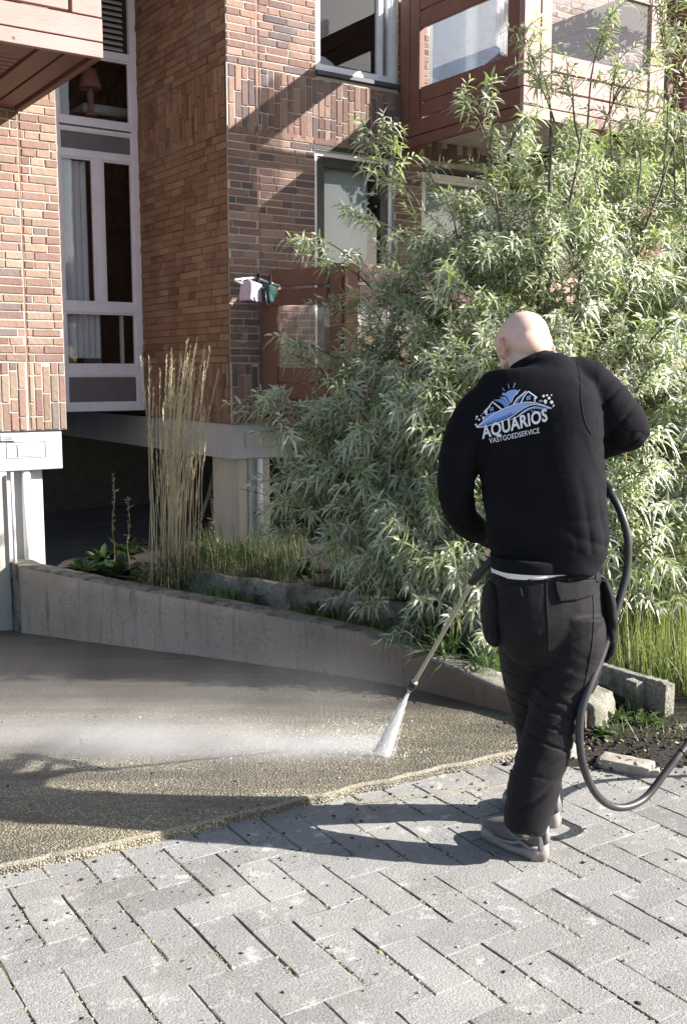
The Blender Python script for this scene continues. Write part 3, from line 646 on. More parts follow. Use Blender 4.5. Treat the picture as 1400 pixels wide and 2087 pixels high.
# small lower balcony: angled side panel, then a front hidden by the shrub
def lower_balcony():
    S = Vector((.29, -.02)); dW = Vector((.83, -.56)).normalized(); d = Vector((dW.x*BU.x+dW.y*BU.y, dW.x*BV.x+dW.y*BV.y)).normalized(); nn = Vector((d.y, -d.x)); L = .86
    if nn.x > 0: nn = -nn
    def M_(o, ax, ay): return Matrix(((ax.x, ay.x, 0, o.x), (ax.y, ay.y, 0, o.y), (0, 0, 1, 0), (0, 0, 0, 1)))
    M1 = M_(S, d, -nn)   # local x along the panel, local y inwards
    E_ = S+d*L; M2 = M_(E_, Vector((1, 0)), Vector((0, 1)))
    fl = MB(); p = [S, E_, Vector((3.0, E_.y)), Vector((3.0, -.02))]; fl.add([(q.x, q.y, z) for z in (1.2, 1.3) for q in p], [(3,2,1,0),(4,5,6,7),(0,1,5,4),(1,2,6,5),(2,3,7,6),(3,0,4,7)])
    root = fl.build('balcony', 'timber_red', BLD); root['label'] = 'lower timber balcony with an angled glass side, shrub growing in front'
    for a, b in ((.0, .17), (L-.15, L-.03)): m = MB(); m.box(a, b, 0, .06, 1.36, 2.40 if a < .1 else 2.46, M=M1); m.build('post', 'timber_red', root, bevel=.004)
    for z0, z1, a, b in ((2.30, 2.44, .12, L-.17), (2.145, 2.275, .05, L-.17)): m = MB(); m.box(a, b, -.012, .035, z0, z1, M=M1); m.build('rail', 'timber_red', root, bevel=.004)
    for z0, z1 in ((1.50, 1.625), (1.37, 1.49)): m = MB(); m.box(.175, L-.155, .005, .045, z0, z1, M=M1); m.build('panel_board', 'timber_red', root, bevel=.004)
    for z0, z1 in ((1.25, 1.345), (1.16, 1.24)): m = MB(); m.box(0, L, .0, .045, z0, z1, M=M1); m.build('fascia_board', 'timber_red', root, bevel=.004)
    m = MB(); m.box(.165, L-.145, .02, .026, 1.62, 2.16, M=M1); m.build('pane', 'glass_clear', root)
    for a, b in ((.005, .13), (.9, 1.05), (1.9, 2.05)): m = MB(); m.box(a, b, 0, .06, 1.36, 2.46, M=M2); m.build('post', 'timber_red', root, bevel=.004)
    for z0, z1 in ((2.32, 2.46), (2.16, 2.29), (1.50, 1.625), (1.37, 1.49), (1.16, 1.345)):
        m = MB(); m.box(.15, 2.6, .008, .05, z0, z1, M=M2); m.build('rail', 'timber_faded_sunlit', root, bevel=.004)
    m = MB(); m.box(.14, 2.6, .022, .028, 1.62, 2.17, M=M2); m.build('pane', 'glass_clear', root)
    return M1, d
M1, dlow = lower_balcony()
# laundry hanger clipped to the rail, with two cloths
def W3d(v): return BLD.matrix_basis @ v
def laundry():
    def L(x, y, z): return W3d(M1 @ Vector((x, y, z)))
    t = empty('laundry_rack', tuple(L(.05, -.1, 2.3))); tag(t, 'small white drying rack hung over the lower balcony rail', 'drying rack')
    A = [atY(480, 569, 8.75), atY(513, 566, 8.75), atY(568, 584, 8.9), atY(536, 588, 8.6)]
    base = t.location
    def loc(p): return p-base
    m = MB()
    for a, b in ((atY(479, 570, 8.7), atY(520, 566, 8.95)), (atY(520, 566, 8.95), atY(571, 583, 8.95)), (atY(479, 572, 8.7), atY(495, 579, 8.62)), (atY(495, 579, 8.62), atY(560, 590, 8.75)), (atY(505, 568, 8.85), atY(522, 582, 8.66))):
        m.tube([loc(a), loc(b)], .009, 8)
    m.tube([loc(atY(494, 566, 8.68)), loc(atY(494, 580, 8.68))], .008, 8)
    m.build('rack_frame', 'white_plastic', t, True)
    for x in (526, 551): m = MB(); m.tube([loc(atY(x, 558, 8.95)), loc(atY(x, 576, 8.93)), loc(atY(x+2, 584, 8.8))], [.012, .016, .008], 8); m.build('clip', 'black_plastic', t, True)
    def towel(pts_top, pts_bot, mat, label, seed):
        m = MB(); vs = []; K = 16; n_ = 8
        for i in range(K+1):
            u = i/K
            def poly(P):
                s = u*(len(P)-1); k = min(int(s), len(P)-2); return P[k].lerp(P[k+1], s-k)
            a, b = poly(pts_top), poly(pts_bot)
            for j in range(n_+1):
                v = j/n_; p = a.lerp(b, v); p.y += .012*math.sin(u*14+seed)*v+.01*math.sin(u*5+seed*2)
                p.x += .006*math.sin(v*5+seed+u*9)*v; vs.append(p)
        m.add(vs, [(i*(n_+1)+j, (i+1)*(n_+1)+j, (i+1)*(n_+1)+j+1, i*(n_+1)+j+1) for i in range(K) for j in range(n_)])
        o = m.build('hanging_cloth', mat, None, True); sm = o.modifiers.new('s', 'SOLIDIFY'); sm.thickness = .005; tag(o, label, 'cloth', 'laundry on the lower balcony')
    towel([atY(491, 573, 8.66), atY(512, 572, 8.6), atY(533, 580, 8.7)], [atY(489, 613, 8.66), atY(510, 612, 8.6), atY(532, 617, 8.68)], 'towel_pink', 'pale pink cloth drying on the small rack, left of the green one', 1)
    towel([atY(534, 578, 8.72), atY(548, 580, 8.66), atY(564, 586, 8.78)], [atY(536, 612, 8.7), atY(551, 618, 8.64), atY(567, 607, 8.78)], 'towel_green', 'dark green patterned cloth drying on the small rack', 4)
    m = MB(); m.tube([loc(atY(540, 592, 8.6)), loc(atY(543, 622, 8.62)), loc(atY(549, 627, 8.64))], .008, 6); m.build('peg_cord', 'black_plastic', t, True)
laundry()
# number plate, notice and lines on the left beam
def notices():
    y = .0165
    m = MB(); m.box(-1.945, -1.835, y-.012, y+.003, 1.075, 1.125); o = m.build('name_plate', 'concrete_painted', BLD, bevel=.002); o['label'] = 'small plate with a curved dark mark'
    m = MB(); pts = [(-1.925+.07*i/10, y-.0135, 1.093+.012*math.sin(math.pi*i/10)) for i in range(11)]; m.tube(pts, .0022, 5); m.box(-1.915, -1.865, y-.0135, y-.012, 1.083, 1.089); m.build('mark', 'ink', o)
    m = MB(); m.box(-1.815, -1.655, y-.004, y+.002, .955, 1.048); o = m.build('notice', 'paper', BLD); o['label'] = 'white notice sheet with small print'
    m = MB()
    for k, (a, b, z) in enumerate(((-1.80, -1.68, 1.030), (-1.80, -1.70, 1.020), (-1.79, -1.69, 1.010), (-1.80, -1.72, .999), (-1.80, -1.67, .976))):
        x = a
        while x < b: L_ = random.uniform(.004, .013); m.box(x, min(x+L_, b), y-.0052, y-.0042, z, z+(.0035 if k < 4 else .006)); x += L_+.003
    m.box(-1.672, -1.668, y-.0052, y-.0042, 1.0, 1.035); m.build('small_print', 'ink', o)
    m = MB(); m.box(-2.3, -1.835, .0155, .0185, 1.066, 1.069); m.build('panel_joint', 'panel_grey', BLD)
notices()

# ------------------------------------------------------------------ planter walls and soil
def onramp(x, y):
    lo, hi = 3.0, 12.0
    for _ in range(40):
        mid = (lo+hi)/2; p = atY(x, y, mid)
        if p.z > gz(p.x, mid): lo = mid
        else: hi = mid
    return atY(x, y, (lo+hi)/2)
WP = [onramp(x, y) for x, y in ((45, 1291), (200, 1313), (450, 1345), (700, 1380), (850, 1408), (1045, 1458), (1190, 1500))]
def spl(P, n):
    out = []; Q = [P[0]*2-P[1]]+list(P)+[P[-1]*2-P[-2]]
    for i in range(1, len(Q)-2):
        a, b, c, d = Q[i-1:i+3]
        for k in range(n):
            t = k/n; out.append(.5*((2*b)+(c-a)*t+(2*a-5*b+4*c-d)*t*t+(3*b-a-3*c+d)*t**3))
    out.append(Q[-2]); return out
WS = spl(WP, 22)
def wtop(i): t = i/(len(WS)-1); return .155 - .03*t + .07*max(0, t-.7)
def planter_wall():
    m = MB(); vs = []; n = len(WS); NR = 12
    for i, p in enumerate(WS):
        t = (WS[min(i+1, n-1)]-WS[max(i-1, 0)]); t.z = 0; t.normalize(); nn = Vector((t.y, -t.x, 0))   # towards viewer
        if nn.y > 0: nn = -nn
        zt = wtop(i); z0 = min(gz(p.x, p.y), 0)-.1; T = .17
        for k in range(7):
            z = z0+(zt-.012-z0)*k/6; j = noise.noise(Vector((p.x*4, p.y*4, z*4)))*.006; vs.append((p.x+nn.x*j, p.y+nn.y*j, z))
        c = noise.noise(Vector((p.x*12, p.y*12, 0)))*.006+noise.noise(Vector((p.x*35, p.y*35, 5)))*.004
        vs.append((p.x-nn.x*(.012-c), p.y-nn.y*(.012-c), zt+c*.5))
        for o_, dz in ((.06, 0), (.12, 0), (T, -.008)): vs.append((p.x-nn.x*o_, p.y-nn.y*o_, zt+dz+noise.noise(Vector((p.x*9+o_*50, p.y*9, 2)))*.006))
        vs.append((p.x-nn.x*T, p.y-nn.y*T, z0))
    fs = [(i*NR+j, (i+1)*NR+j, (i+1)*NR+j+1, i*NR+j+1) for i in range(n-1) for j in range(NR-1)]
    fs += [tuple(range(NR-1, -1, -1)), tuple((n-1)*NR+j for j in range(NR))]
    mi = [1 if 6 <= (k % (NR-1)) <= 9 else 0 for k in range((n-1)*(NR-1))]+[0, 0]
    b = len(m.v); m.v += vs; m.c += [(1, 1, 1)]*len(vs); m.f += fs; m.mi += mi
    o = m.build('planter_wall', ['concrete_wall', 'concrete_cap'], None, True); tag(o, 'long curved stained concrete planter wall along the driveway', 'wall')
    # left return of the planter
    p = WS[0]; m = MB(); d = BV; q0 = p+Vector((.0, .0, 0)); a = Vector((p.x, p.y, 0)); T = .17; side = Vector((d.y, -d.x, 0))
    e = a+d*.55
    vs = [a+d*.02, a+side*T+d*.02, e+side*T, e]; vs = [(v.x, v.y, z) for z in (-.5, .15) for v in vs]
    m.add(vs, [(3,2,1,0),(4,5,6,7),(0,1,5,4),(1,2,6,5),(2,3,7,6),(3,0,4,7)])
    m.build('wall_return', 'concrete_cap', o, bevel=.008)
planter_wall()
IW = [atY(x, y, Y) for x, y, Y in ((325, 1160, 7.35), (400, 1166, 7.15), (500, 1184, 6.95), (620, 1200, 6.65), (740, 1220, 6.3), (880, 1250, 5.95), (1000, 1290, 5.6), (1120, 1330, 5.2))]
IS = spl(IW, 14)
def inner_wall():
    m = MB(); n = len(IS); vs = []
    for i, p in enumerate(IS):
        t = IS[min(i+1, n-1)]-IS[max(i-1, 0)]; t.z = 0; t.normalize(); nn = Vector((t.y, -t.x, 0)); nn = -nn if nn.y > 0 else nn
        j = lambda k: noise.noise(Vector((p.x*7+k, p.y*7, k)))*.012
        dz = j(9)*1.4
        for o_, z in ((.012, -.1), (.0, p.z-.03), (-.015, p.z-.004), (-.05, p.z+.004), (-.10, p.z), (-.12, p.z-.1)): vs.append((p.x+nn.x*(o_+j(1)*.5), p.y+nn.y*(o_+j(1)*.5), z+dz+j(o_*30)*.4))
    m.add(vs, [(i*6+k, (i+1)*6+k, (i+1)*6+k+1, i*6+k+1) for i in range(n-1) for k in range(5)]+[(5,4,3,2,1,0), tuple((n-1)*6+k for k in range(6))])
    tag(m.build('inner_border_wall', 'concrete_cap', None, True), 'low weathered inner border wall with weeds in front, behind the planter wall', 'wall')
inner_wall()
def soil_z(X, Y):
    # distance behind the outer wall polyline
    best = 9
    for p in WS[::6]: best = min(best, math.hypot(X-p.x, Y-p.y))
    return best
def soilbed():
    m = MB(); n = len(WS); vs = []; offs = [.1, .3, .5, .66, .8, 1.1, 1.6, 2.3, 3.2, 4.4]
    for i, p in enumerate(WS):
        u = i/(n-1); D = Vector((.28+.35*u, .9, 0)).normalized()
        mx = .62+3.8*min(1, u*1.6)
        for o_ in offs:
            o2 = min(o_, mx); x = p.x+D.x*o2; y = p.y+D.y*o2; z = .06+.11*min(1, max(0, (o2-.5)/.7)) + noise.noise(Vector((x*3, y*3, 0)))*.03+noise.noise(Vector((x*11, y*11, 0)))*.012
            vs.append((x, y, z if o_ <= mx+.3 else z-.02*(o_-mx)))
    k = len(offs); m.add(vs, [(i*k+j, (i+1)*k+j, (i+1)*k+j+1, i*k+j+1) for i in range(n-1) for j in range(k-1)])
    tag(m.build('planter_soil', 'soil', None, True), kind='structure')
    # rough ground on the right, beyond the edging boards
    m = MB(); xs = [1.0+.12*i for i in range(40)]+[6, 8, 12, 20, 40]; ys = [4.2+.12*i for i in range(45)]+[10, 11, 12]; vs = []
    for y in ys:
        for x in xs:
            s = min(1, max(0, (y-4.25-.25*max(0, 1.5-x)-.1*noise.noise(Vector((x*3, 0, 0))))/.5)); z = -.03+.10*s+.06*min(1, max(0, (y-4.9)))+noise.noise(Vector((x*5, y*5, 3)))*.03*s+noise.noise(Vector((x*17, y*17, 3)))*.012*s
            vs.append((x, y, z))
    nx = len(xs); m.add(vs, [(j*nx+i, j*nx+i+1, (j+1)*nx+i+1, (j+1)*nx+i) for j in range(len(ys)-1) for i in range(nx-1)])
    tag(m.build('rough_ground', 'soil', None, True), kind='structure')
soilbed()
def bedpoint(X, Y): return .165
# edging boards at the right
def edging():
    a = atz(1212, 1465, .02); b = atz(1346, 1482, .0); a = atY(1205, 1350, 5.05); b = atY(1350, 1392, 4.62)
    d = (b-a); d.z = 0; L = d.length; d.normalize(); nn = Vector((d.y, -d.x, 0))
    t = empty('edging_board', (a.x, a.y, 0)); tag(t, 'short weathered concrete edging board with a pale post, grass behind', 'edging')
    M = Matrix(((d.x, -nn.x, 0, 0), (d.y, -nn.y, 0, 0), (0, 0, 1, 0), (0, 0, 0, 1)))
    m = MB(); n = 20; zt0, zt1 = a.z, b.z
    vs = []
    for i in range(n+1):
        x = L*i/n; z = zt0+(zt1-zt0)*i/n+random.gauss(0, .0015); j = noise.noise(Vector((x*8, 0, 0)))*.003
        for y, zz in ((0+j, -.05), (0+j, z-.006), (.006+j, z), (.045+j, z), (.05+j, z-.006), (.05+j, -.05)): vs.append(M @ Vector((x, y, zz)))
    m.add(vs, [(i*6+k, (i+1)*6+k, (i+1)*6+k+1, i*6+k+1) for i in range(n) for k in range(5)]+[(5,4,3,2,1,0), tuple(n*6+k for k in range(6))])
    m.build('board', 'concrete_cap', t)
    m = MB(); x = L*.62; m.box(x, x+.075, -.055, -.002, -.05, zt0+(zt1-zt0)*.62-.012, M=M); m.build('post', 'concrete_cap', t, bevel=.004)
    m = MB(); m.box(L+.001, L+.022, -.003, .053, -.05, zt1-.004, M=M); m.build('end_plate', 'concrete_cap', t, bevel=.003)
edging()
def rock(name, c, r, mat, label, sq=(1, 1, .6), seed=0, cat='stone', rz=0, box=.55):
    bm = bmesh.new(); bmesh.ops.create_icosphere(bm, subdivisions=4, radius=1)
    for v in bm.verts:
        p = v.co.copy(); m_ = max(abs(p.x), abs(p.y), abs(p.z)); p = p.lerp(p/m_, box)
        n_ = noise.noise(p*1.3+Vector((seed, 0, 0)))*.22*(1.6-box*1.6+.1)+noise.noise(p*4+Vector((seed, 3, 0)))*.05; p *= (1+n_); v.co = Vector((p.x*sq[0], p.y*sq[1], p.z*sq[2]))*r
    me = bpy.data.meshes.new(name); bm.to_mesh(me); bm.free(); o = link(name, me, mat, None, True); o.location = c; o.rotation_euler = (0, 0, rz); return tag(o, label, cat)
def kerb_block():
    p = atz(1188, 1500, .0); bm = bmesh.new(); bmesh.ops.create_cube(bm, size=1); bmesh.ops.subdivide_edges(bm, edges=bm.edges, cuts=14, use_grid_fill=True)
    for v in bm.verts:
        c = v.co.copy(); m_ = c.length; c = c.lerp(c/m_*.62, .16); n_ = noise.noise(c*3.1)*.07+noise.noise(c*9)*.03; c *= 1+n_; c.z -= max(0, c.x)*.25*(c.z+.5); v.co = Vector((c.x*.17, c.y*.2, c.z*.24))
    me = bpy.data.meshes.new('kerb_block'); bm.to_mesh(me); bm.free(); o = link('kerb_block', me, 'concrete_cap', None, True); o.location = (p.x+.03, p.y+.05, .075); o.rotation_euler = (R(4), R(-5), R(-38)); tag(o, 'broken upright concrete block at the end of the planter wall', 'concrete block')
kerb_block()
p = atz(1140, 1545, .02); rock('stone', (p.x+.03, p.y+.06, .025), .05, 'stone', 'rounded rubble stone beside the trouser leg', (1.1, 1, .8), 8)
p = atz(1275, 1552, .03); rock('broken_slab', (p.x, p.y, .018), .1, 'stone', 'flat broken paving piece lying in the dark dirt', (1.1, .5, .2), 12, 'slab piece', R(-32), .93)
p = atz(1312, 1577, .0); rock('broken_slab', (p.x, p.y, .01), .045, 'stone', 'small pale chip beside the hose and the flat broken piece', (1.3, .6, .35), 15, 'slab piece', R(-20), .9)
# heap of loose dark dirt
def dirt():
    m = MB(); N = 34; c = atz(1285, 1535, 0); vs = []
    for j in range(N+1):
        for i in range(N+1):
            u, v = i/N*2-1, j/N*2-1; x = c.x+u*.62; y = c.y+.10+v*.33; r = max(0, 1-(u*u+v*v)); e = noise.noise(Vector((x*5, y*5, 8)))*.35
            z = -.012+.085*max(0, min(1, r+e*.6))**.8*(.75+.5*v)+noise.noise(Vector((x*26, y*26, 0)))*.014*r
            vs.append((x, y, z))
    m.add(vs, [(j*(N+1)+i, j*(N+1)+i+1, (j+1)*(N+1)+i+1, (j+1)*(N+1)+i) for j in range(N) for i in range(N)])
    tag(m.build('dirt_heap', 'soil', None, True), kind='structure')
    n = 1500; P = np.stack([rng.normal(c.x, .30, n), rng.normal(c.y+.08, .15, n), np.zeros(n)], 1); P[:, 2] = np.abs(rng.normal(.02, .02, n))+np.where(P[:, 1] > c.y-.05, .02, 0)
    P[:, 2] = np.where(np.abs(P[:, 0]-c.x) > .5, .004, P[:, 2])
    cols = np.where((rng.random(n) < .8)[:, None], np.array([.05, .04, .03]), np.array([.28, .24, .19]))*rng.uniform(.5, 1.4, (n, 1))
    pebbles('dirt_crumbs', P, np.abs(rng.normal(0, .006, n))+.002, 'grit', cols=cols)
dirt()

# ------------------------------------------------------------------ grass and weeds (stuff) and single plants
def pts_poly(n, poly, Yf, zf=None):
    """random ground points whose picture falls in poly is NOT used; points are drawn in world rectangles"""
def rect_pts(n, x0, x1, y0, y1, zf, keep=None):
    P = []
    while len(P) < n:
        x = random.uniform(x0, x1); y = random.uniform(y0, y1)
        if keep and not keep(x, y): continue
        P.append((x, y, zf(x, y)))
    return np.array(P)
def behind_inner(x, y):
    # behind inner wall polyline
    b = min(IS, key=lambda p: abs(p.x-x)); return y > b.y+.1
def between(x, y):
    b = min(IS, key=lambda p: abs(p.x-x)); a = min(WS, key=lambda p: abs(p.x-x)); return a.y+.16 < y < b.y-.02
G1 = rect_pts(8200, -1.15, 1.6, 5.3, 8.4, lambda x, y: .15, lambda x, y: behind_inner(x, y) and noise.noise(Vector((x*2.6, y*2.6, 0))) > -.12)
o = blades('dry_grass', G1, .25, .004, .25, .35, [(.085, .09, .045), (.055, .075, .03), (.045, .075, .025), (.14, .12, .08), (.035, .06, .02)], 'straw', sp=.6); tag(o, kind='stuff')
G2 = rect_pts(2600, -1.9, 1.0, 4.9, 7.9, lambda x, y: .06, lambda x, y: between(x, y) and noise.noise(Vector((x*3, y*3, 5))) > -.02)
o = blades('border_grass', G2, .13, .005, .45, .5, [(.10, .16, .04), (.14, .20, .06), (.07, .12, .03)], 'leaf_green', sp=.6); tag(o, kind='stuff')
def rg(x, y): return .07+.06*min(1, max(0, y-4.9))
G3 = rect_pts(15000, 1.15, 4.2, 4.55, 6.6, rg, lambda x, y: y > 5.15-(x-1.18)*.95+.07 and y > 4.52+.1*noise.noise(Vector((x*4, 1, 0))) and noise.noise(Vector((x*2.2, y*2.2, 9))) > -.45)
o = blades('tall_grass', G3, .36, .0042, .22, .5, [(.33, .37, .14), (.25, .31, .11), (.40, .40, .20), (.18, .24, .08), (.44, .40, .25), (.12, .17, .06)], 'leaf_green', sp=.5); tag(o, kind='stuff')
G4 = rect_pts(260, 1.15, 1.5, 4.3, 4.75, lambda x, y: .03)
o = blades('dirt_weeds', G4, .10, .005, .8, .6, [(.10, .16, .05), (.2, .22, .1)], 'leaf_green', sp=.6); tag(o, kind='stuff')

def rosette(name, loc, n, L, wd, col, label, cat, up=.55, seed=1, parent_mat='leaf_green', layers=3):
    r = np.random.default_rng(seed); th = r.uniform(0, 2*np.pi, n); el = r.uniform(.15, up*2, n); D = np.stack([np.cos(th), np.sin(th), np.tan(np.minimum(el, 1.25))], 1)
    S = np.stack([-np.sin(th), np.cos(th), np.zeros(n)], 1); P = np.zeros((n, 3)); P[:, :2] = r.normal(0, L*.12, (n, 2)); Ls = L*r.uniform(.6, 1.15, n)
    c = np.array(col)*r.uniform(.7, 1.3, (n, 1)); V, F, Cc = leaf_arrays(P, D, S, Ls, wd*r.uniform(.7, 1.2, n), r.uniform(.15, .6, n), c, T=(0, .25, .5, .75, 1), WT=(.15, .7, 1, .8, 0), fold=.35)
    o = npmesh(name, V, F, Cc, parent_mat); o.location = loc; return tag(o, label, cat)
def atbed(x, y, z): p = atz(x, y, z); return (p.x, p.y, z)
RS = [(170, 1172, .11, .20, 60, 'dark dock plant nearest the left end of the planter wall'), (240, 1182, .1, .27, 90, 'largest dark dock plant, just left of the tall dry grass'), (262, 1140, .12, .26, 70, 'leafy plant behind the largest dock, at the planter back edge'), (318, 1190, .1, .22, 70, 'low green plant at the foot of the tall dry grass'), (205, 1150, .12, .2, 50, 'small dock between the leftmost dock and the leafy plant behind'), (405, 1150, .14, .3, 80, 'dark leafy plant to the right of the tall dry grass base')]
for i, (x, y, z, L, n, lab) in enumerate(RS): rosette('dock_plant', atbed(x, y, z-.03), n, L, L*.32, (.035, .062, .028), lab, 'plant', seed=i+3)
RS2 = [(470, 1222, .12, (.08, .13, .045), 'small green weed below the inner wall, left of the bright weed'), (572, 1258, .12, (.34, .42, .14), 'bright pale green weed on the planter edge'), (530, 1225, .15, (.06, .11, .035), 'dark ferny weed just behind the bright weed'), (678, 1268, .16, (.05, .095, .04), 'broad dark weed between the two walls'), (705, 1296, .08, (.3, .36, .13), 'tiny pale weed near the wall cap'), (415, 1205, .11, (.07, .12, .04), 'green tuft near the rough end of the inner wall'), (770, 1300, .13, (.07, .11, .04), 'weed clump under the drooping shrub leaves'), (860, 1320, .15, (.08, .12, .045), 'weed clump beside the spray lance')]
for i, (x, y, L, c, lab) in enumerate(RS2): rosette('weed', atbed(x, y, .07), 46, L, L*.13, c, lab, 'weed', up=.7, seed=i+30)
RS4 = [(455, 1140, .22), (500, 1150, .2), (560, 1160, .18), (625, 1175, .2), (350, 1205, .12), (640, 1250, .13), (505, 1240, .11), (740, 1285, .12)]
LB4 = ['grey green leafy weed right of the tall grass, against the column', 'leafy weed in the bed below the white pipe', 'low leafy weed in the middle of the dry grass bed', 'leafy weed under the shrub edge in the dry grass bed', 'low weed just inside the planter wall below the tall grass', 'small ferny weed between the walls, right of the bright weed', 'tiny weed on the planter cap left of the bright weed', 'small weed between the walls under the shrub tips']
for i, ((x, y, L), lab) in enumerate(zip(RS4, LB4)): rosette('weed', atbed(x, y, .13 if i < 4 else .07), 60, L, L*.2, (.05, .08, .035) if i < 4 else (.08, .13, .04), lab, 'weed', up=.75, seed=i+130)
RS3 = [(1255, 1470, .12, (.06, .10, .03), 'dark weed against the edging board'), (1310, 1475, .1, (.07, .11, .035), 'small weed at the foot of the pale post'), (1225, 1495, .09, (.08, .12, .05), 'weed beside the broken concrete block')]
for i, (x, y, L, c, lab) in enumerate(RS3): rosette('weed', atbed(x, y, .05), 22, L, L*.28, c, lab, 'weed', up=.5, seed=i+60)
# grassy plants under the shrub
for i, (x, y, L) in enumerate(((905, 1335, .3), (985, 1355, .26), (850, 1290, .28), (600, 1100, .25), (1035, 1340, .22))):
    rosette('strap_leaf_plant', atbed(x, y, .13), 60, L, .014, (.09, .13, .055), ['strap leaved clump left of the trouser pocket', 'strap leaved clump behind the planter wall by the leg', 'strap leaved clump behind the lance tube', 'grassy clump in front of the right column', 'strap leaved clump partly hidden by the leg'][i], 'plant', up=.75, seed=i+80)
# bent straw stems around
def stalks():
    SP = [(232, 1155, 232, 965, 7.6, 'taller seed stalk left of the dry grass'), (262, 1160, 263, 1015, 7.6, 'shorter seed stalk left of the dry grass'), (437, 1150, 432, 1010, 7.4, 'dry seed stalk by the right column'), (600, 1100, 600, 1050, 7.2, 'brown flower stalk under the shrub edge')]
    for i, (x0, y0, x1, y1, Y, lab) in enumerate(SP):
        a = atY(x0, y0, Y); b = atY(x1, y1, Y); m = MB(); pts = [a.lerp(b, k/8)+Vector((.01*math.sin(k*1.3+i), 0, 0)) for k in range(9)]
        m.tube(pts, [.005-.0004*k for k in range(9)], 5, (.22, .18, .11))
        for k in range(44):
            s = 3+5*random.random(); p = a.lerp(b, min(s, 8)/8); q_ = p+Vector((random.gauss(0, .012), random.gauss(0, .012), .01)); m.tube([p, q_], [.002, .004], 4, (.34, .30, .22))
        o = m.build('seed_stalk', 'straw', None); tag(o, lab, 'stalk', 'dry seed stalks in the planter')
stalks()
# tall dry ornamental grass
def tallgrass():
    base = atz(372, 1152, .13); base = Vector((base.x, 7.25, .1)); base.x = atY(360, 1150, 7.25).x
    t = empty('ornamental_grass', base); tag(t, 'tall clump of dry straw coloured ornamental grass with feathery plumes', 'grass')
    m = MB(); tips = []
    for i in range(92):
        tx = random.gauss(368, 29); ty = random.uniform(708, 930) if random.random() < .8 else random.uniform(860, 1000)
        if i < 6: tx, ty = [(388, 695), (368, 700), (345, 740), (432, 757), (405, 735), (300, 780)][i]
        tip = atY(tx, ty, 7.25+random.gauss(0, .14)); b = base+Vector((random.gauss((tx-372)*.0015, .055), random.gauss(0, .05), 0)); L = tip-b
        mid = b+L*.55+Vector((random.gauss(0, .015), random.gauss(0, .02), .02)); pts = [b.lerp(mid, k/3) for k in range(3)]+[mid+(tip-mid)*k/4+Vector((.045*(k/4)**2.2*(1 if tx > 355 else .35), 0, -.012*(k/4)**2)) for k in range(5)]
        pts = [p-base for p in pts]; c = random.uniform(.8, 1.2)
        m.tube(pts, [.0034, .0032, .003, .0028, .0026, .0022, .0018, .0012], 4, (.64*c, .54*c, .38*c)); tips.append((pts[-3], pts[-1]))
    m.build('stem', 'straw', t); t_o = t
    # plumes: fine fibres
    P = []; D = []; 
    for a, b in tips:
        d = (b-a); L = d.length; k = 46
        for j in range(k):
            u = random.random(); p = a.lerp(b, u*1.0)+Vector((0, 0, .02)); dd = d.normalized()+Vector((random.gauss(0, .22), random.gauss(0, .22), random.gauss(0, .1))); P.append(p[:]); D.append(dd[:])
    P = np.array(P); D = np.array(D); n = len(P); V, F, Cc = leaf_arrays(P, D, rng.normal(0, 1, (n, 3)), rng.uniform(.02, .05, n), np.full(n, .0028), rng.uniform(-.1, .3, n), np.array([[.62, .56, .43]])*rng.uniform(.8, 1.2, (n, 1)), T=(0, .5, 1), WT=(.6, 1, 0))
    npmesh('plume', V, F, Cc, 'straw', t)
    # arching basal leaves
    n = 420; th = rng.uniform(0, 6.28, n); el = rng.uniform(.6, 1.4, n); D = np.stack([np.cos(th)*np.cos(el), np.sin(th)*np.cos(el), np.sin(el)], 1)
    g = rng.random(n) < .55; cols = np.where(g[:, None], np.array([.11, .14, .06]), np.array([.34, .29, .19]))*rng.uniform(.7, 1.2, (n, 1))
    V, F, Cc = leaf_arrays(rng.normal(0, .05, (n, 3))*np.array([1.3, 1, .1]), D, np.stack([-np.sin(th), np.cos(th), th*0], 1), rng.uniform(.25, .75, n), np.full(n, .006), rng.uniform(.2, .8, n), cols, T=(0, .3, .65, 1), WT=(.8, 1, .8, 0))
    npmesh('basal_leaf', V, F, Cc, 'straw', t)
    m = MB()
    for (x0, y0, x1, y1) in ((400, 1090, 436, 955), (405, 1080, 447, 935), (412, 1040, 430, 985)):
        a = atY(x0, y0, 7.2); b = atY(x1, y1, 7.15); mid = a.lerp(b, .5)+Vector((.012, 0, .02)); m.tube([a-base, mid-base, b-base], [.0035, .003, .0015], 4, (.4, .34, .24))
        m.tube([Vector((0, 0, .02)), (a-base)*.5+Vector((0, 0, .04)), (a-base)], [.003, .0028, .0026], 4, (.40, .35, .26))
    m.build('bent_stem', 'straw', t)
tallgrass()

